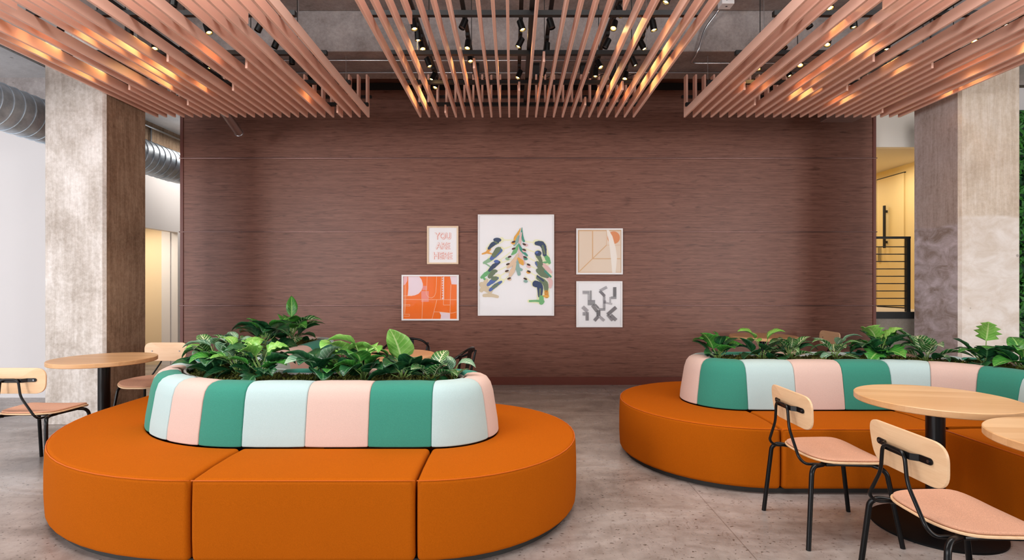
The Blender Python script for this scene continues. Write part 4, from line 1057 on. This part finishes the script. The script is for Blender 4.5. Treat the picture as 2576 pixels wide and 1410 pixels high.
artmat('salmon_line', srgb(236, 160, 146)); artmat('white', srgb(250, 248, 248)); artmat('pinkish', srgb(246, 214, 206))
PXm = FW/F
for s, cy, wd in (('YOU', 594, 41), ('ARE', 618.5, 36), ('HERE', 643.5, 47)):
    for (dx, dy, l, mt, wt) in ((-.9, .5, -.0204, 'art_pinkish', .035), (1.0, -.9, -.0206, 'art_salmon_line', .02), (.0, .3, -.0208, 'art_salmon_line', .030), (0, 0, -.0210, 'art_white', .0)):
        o = text(s, 1113.5+dx*.9, cy-dy*.9, wd, mt, 0, 0, l, pr, P, 17, wt)
# -- orange abstract: zoom (x/5.4235+1000, y/5.423+560)
Z2 = lambda pts: [(1000+x/5.4235, 560+y/5.423) for x, y in pts]
artmat('orange', srgb(250, 128, 32)); artmat('lilac', srgb(244, 226, 232)); artmat('pinkblock', srgb(246, 160, 146)); artmat('pinkpale', srgb(244, 196, 200)); artmat('lines', srgb(255, 222, 190))
om = ['art_orange', 'art_lilac', 'art_pinkblock', 'art_pinkpale', 'art_lines']; s2 = [(1, Z2([(78, 738), (806, 738), (806, 1320), (78, 1320)]))]
s2 += [(2, Z2([(143, 740), (295, 740), (325, 780), (344, 840), (344, 880), (325, 930), (285, 975), (230, 998), (135, 1006), (146, 900)])),
       (4, Z2([(78, 740), (134, 740), (130, 800), (110, 838), (78, 862)])), (2, Z2([(715, 740), (806, 740), (806, 848), (735, 845), (725, 790)])),
       (3, Z2([(344, 866), (402, 866), (402, 925), (335, 925)])), (3, Z2([(322, 938), (424, 938), (424, 1084), (322, 1084)])),
       (2, Z2([(570, 1226), (660, 1232), (716, 1240), (716, 1320), (584, 1320), (592, 1270)]))]
zz = [(602, 740)]
for k in range(9): zz += [(632, 748+k*35), (606, 766+k*35)]
s2.append((2, Z2([(634, 740)]+[(634, 1050)]+[(604, 1050)]+[(622 if k % 2 else 602, 1032-k*17) for k in range(17)])))
def ln(pts, w_=5): s2.append((5, stroke(Z2(pts), w_/5.42)))
ln([(78, 1052), (806, 1056)]); ln([(78, 1003), (200, 1003)]); ln([(402, 740), (398, 850), (388, 930), (392, 985), (420, 1020), (462, 1032), (500, 1010), (520, 960), (528, 860), (532, 740)])
ln([(598, 740), (584, 1054)]); ln([(634, 740), (625, 1128)]); ln([(625, 1128), (716, 1128)]); ln([(728, 850), (720, 1000), (714, 1230)]); ln([(342, 1056), (330, 1320)]); ln([(536, 1056), (470, 1320)])
ln([(496, 1222), (580, 1224), (740, 1240), (806, 1222)]); ln([(98, 840), (94, 1250)], 4); ln([(112, 840), (106, 1140), (94, 1250)], 4)
for y in (1122, 1142): ln([(78, y), (168, y)], 4)
ln([(166, 1120), (166, 1144)], 4)
for y in (1254, 1282): ln([(78, y), (160, y)], 4)
ln([(160, 1252), (160, 1284)], 4)
picture('white framed orange abstract print with pale curved shapes', 1010, 692, 1154, 807, .022, 'frame_white', 'paper', s2, om)
# -- beige with orange dot: zoom (x/5.0375+1430, y/5.036+560)
Z3 = lambda pts: [(1430+x/5.0375, 560+y/5.036) for x, y in pts]
artmat('beige', srgb(240, 222, 204)); artmat('tan', srgb(228, 190, 148)); artmat('dot', srgb(234, 158, 104)); artmat('cream', srgb(250, 242, 234)); artmat('palepeach', srgb(244, 214, 194))
s3 = [(2, Z3([(124, 96), (670, 96), (670, 636), (124, 636)])), (1, Z3([(138, 110), (664, 110), (664, 628), (138, 628)]))]
for p, w_ in (([(308, 100), (308, 452)], 14), ([(140, 622), (308, 458), (484, 288)], 12), ([(484, 100), (484, 288)], 5), ([(484, 288), (662, 288)], 4), ([(308, 460), (660, 460)], 12)): s3.append((2, stroke(Z3(p), w_/5.04)))
s3.append((3, ell(*Z3([(575, 192)])[0], 80/5.04, 80/5.04, 0, 30)))
s3.append((5, Z3([(500, 180), (505, 145), (530, 122), (560, 175), (575, 225), (580, 270), (545, 262), (512, 225)])))
s3.append((4, Z3([(485, 98), (515, 98), (560, 175), (600, 320), (618, 440), (610, 540), (600, 634), (556, 634), (545, 500), (525, 320), (512, 230)])))
picture('square white framed beige geometric print with an orange dot', 1450, 575, 1567, 691, .020, 'frame_white', 'paper', s3, ['art_beige', 'art_tan', 'art_dot', 'art_cream', 'art_palepeach'])
# -- grey hatched bars
artmat('ink', srgb(112, 108, 112)); artmat('ink_pale', srgb(176, 172, 176))
s4 = []
def bar(a, c, w_, mi=1, k=4):
    a = Vector(a); c = Vector(c); d = (c-a).normalized(); nn = Vector((-d.y, d.x))
    for j in range(k):
        o = (j/(k-1)-.5)*w_*.86; s4.append((mi, stroke(Z3([tuple(a+nn*o), tuple(c+nn*o)]), w_/k*.66/5.04)))
bar((180, 888), (266, 888), 38); bar((284, 864), (284, 985), 24); bar((256, 905), (256, 985), 22, 2); bar((245, 1018), (340, 1018), 68, 1, 7); bar((305, 1050), (365, 1130), 40, 1, 5); bar((340, 1040), (385, 1090), 22)
bar((384, 1104), (470, 1104), 28); bar((382, 1118), (382, 1190), 50, 1, 6); bar((455, 935), (455, 1090), 30, 2); bar((398, 868), (462, 935), 34, 1, 5); bar((398, 868), (490, 820), 34, 2, 5)
bar((588, 820), (588, 940), 40, 1, 5); bar((540, 956), (610, 956), 30); bar((445, 1010), (478, 1010), 34); bar((478, 1020), (556, 1036), 22, 2); bar((530, 945), (530, 1020), 20, 2)
bar((180, 1070), (245, 1130), 46, 2, 5); bar((180, 1160), (215, 1160), 40); bar((238, 1138), (238, 1246), 38, 1, 5); bar((380, 1190), (330, 1246), 40, 1, 5); bar((395, 1195), (455, 1246), 34, 2, 5)
bar((495, 1170), (605, 1075), 44, 1, 6); bar((495, 1170), (560, 1246), 30); bar((535, 1175), (605, 1240), 44, 1, 6)
picture('square white framed print of grey hatched angled bars', 1450, 708, 1566, 824, .020, 'frame_white', 'paper', s4, ['art_ink', 'art_ink_pale'])
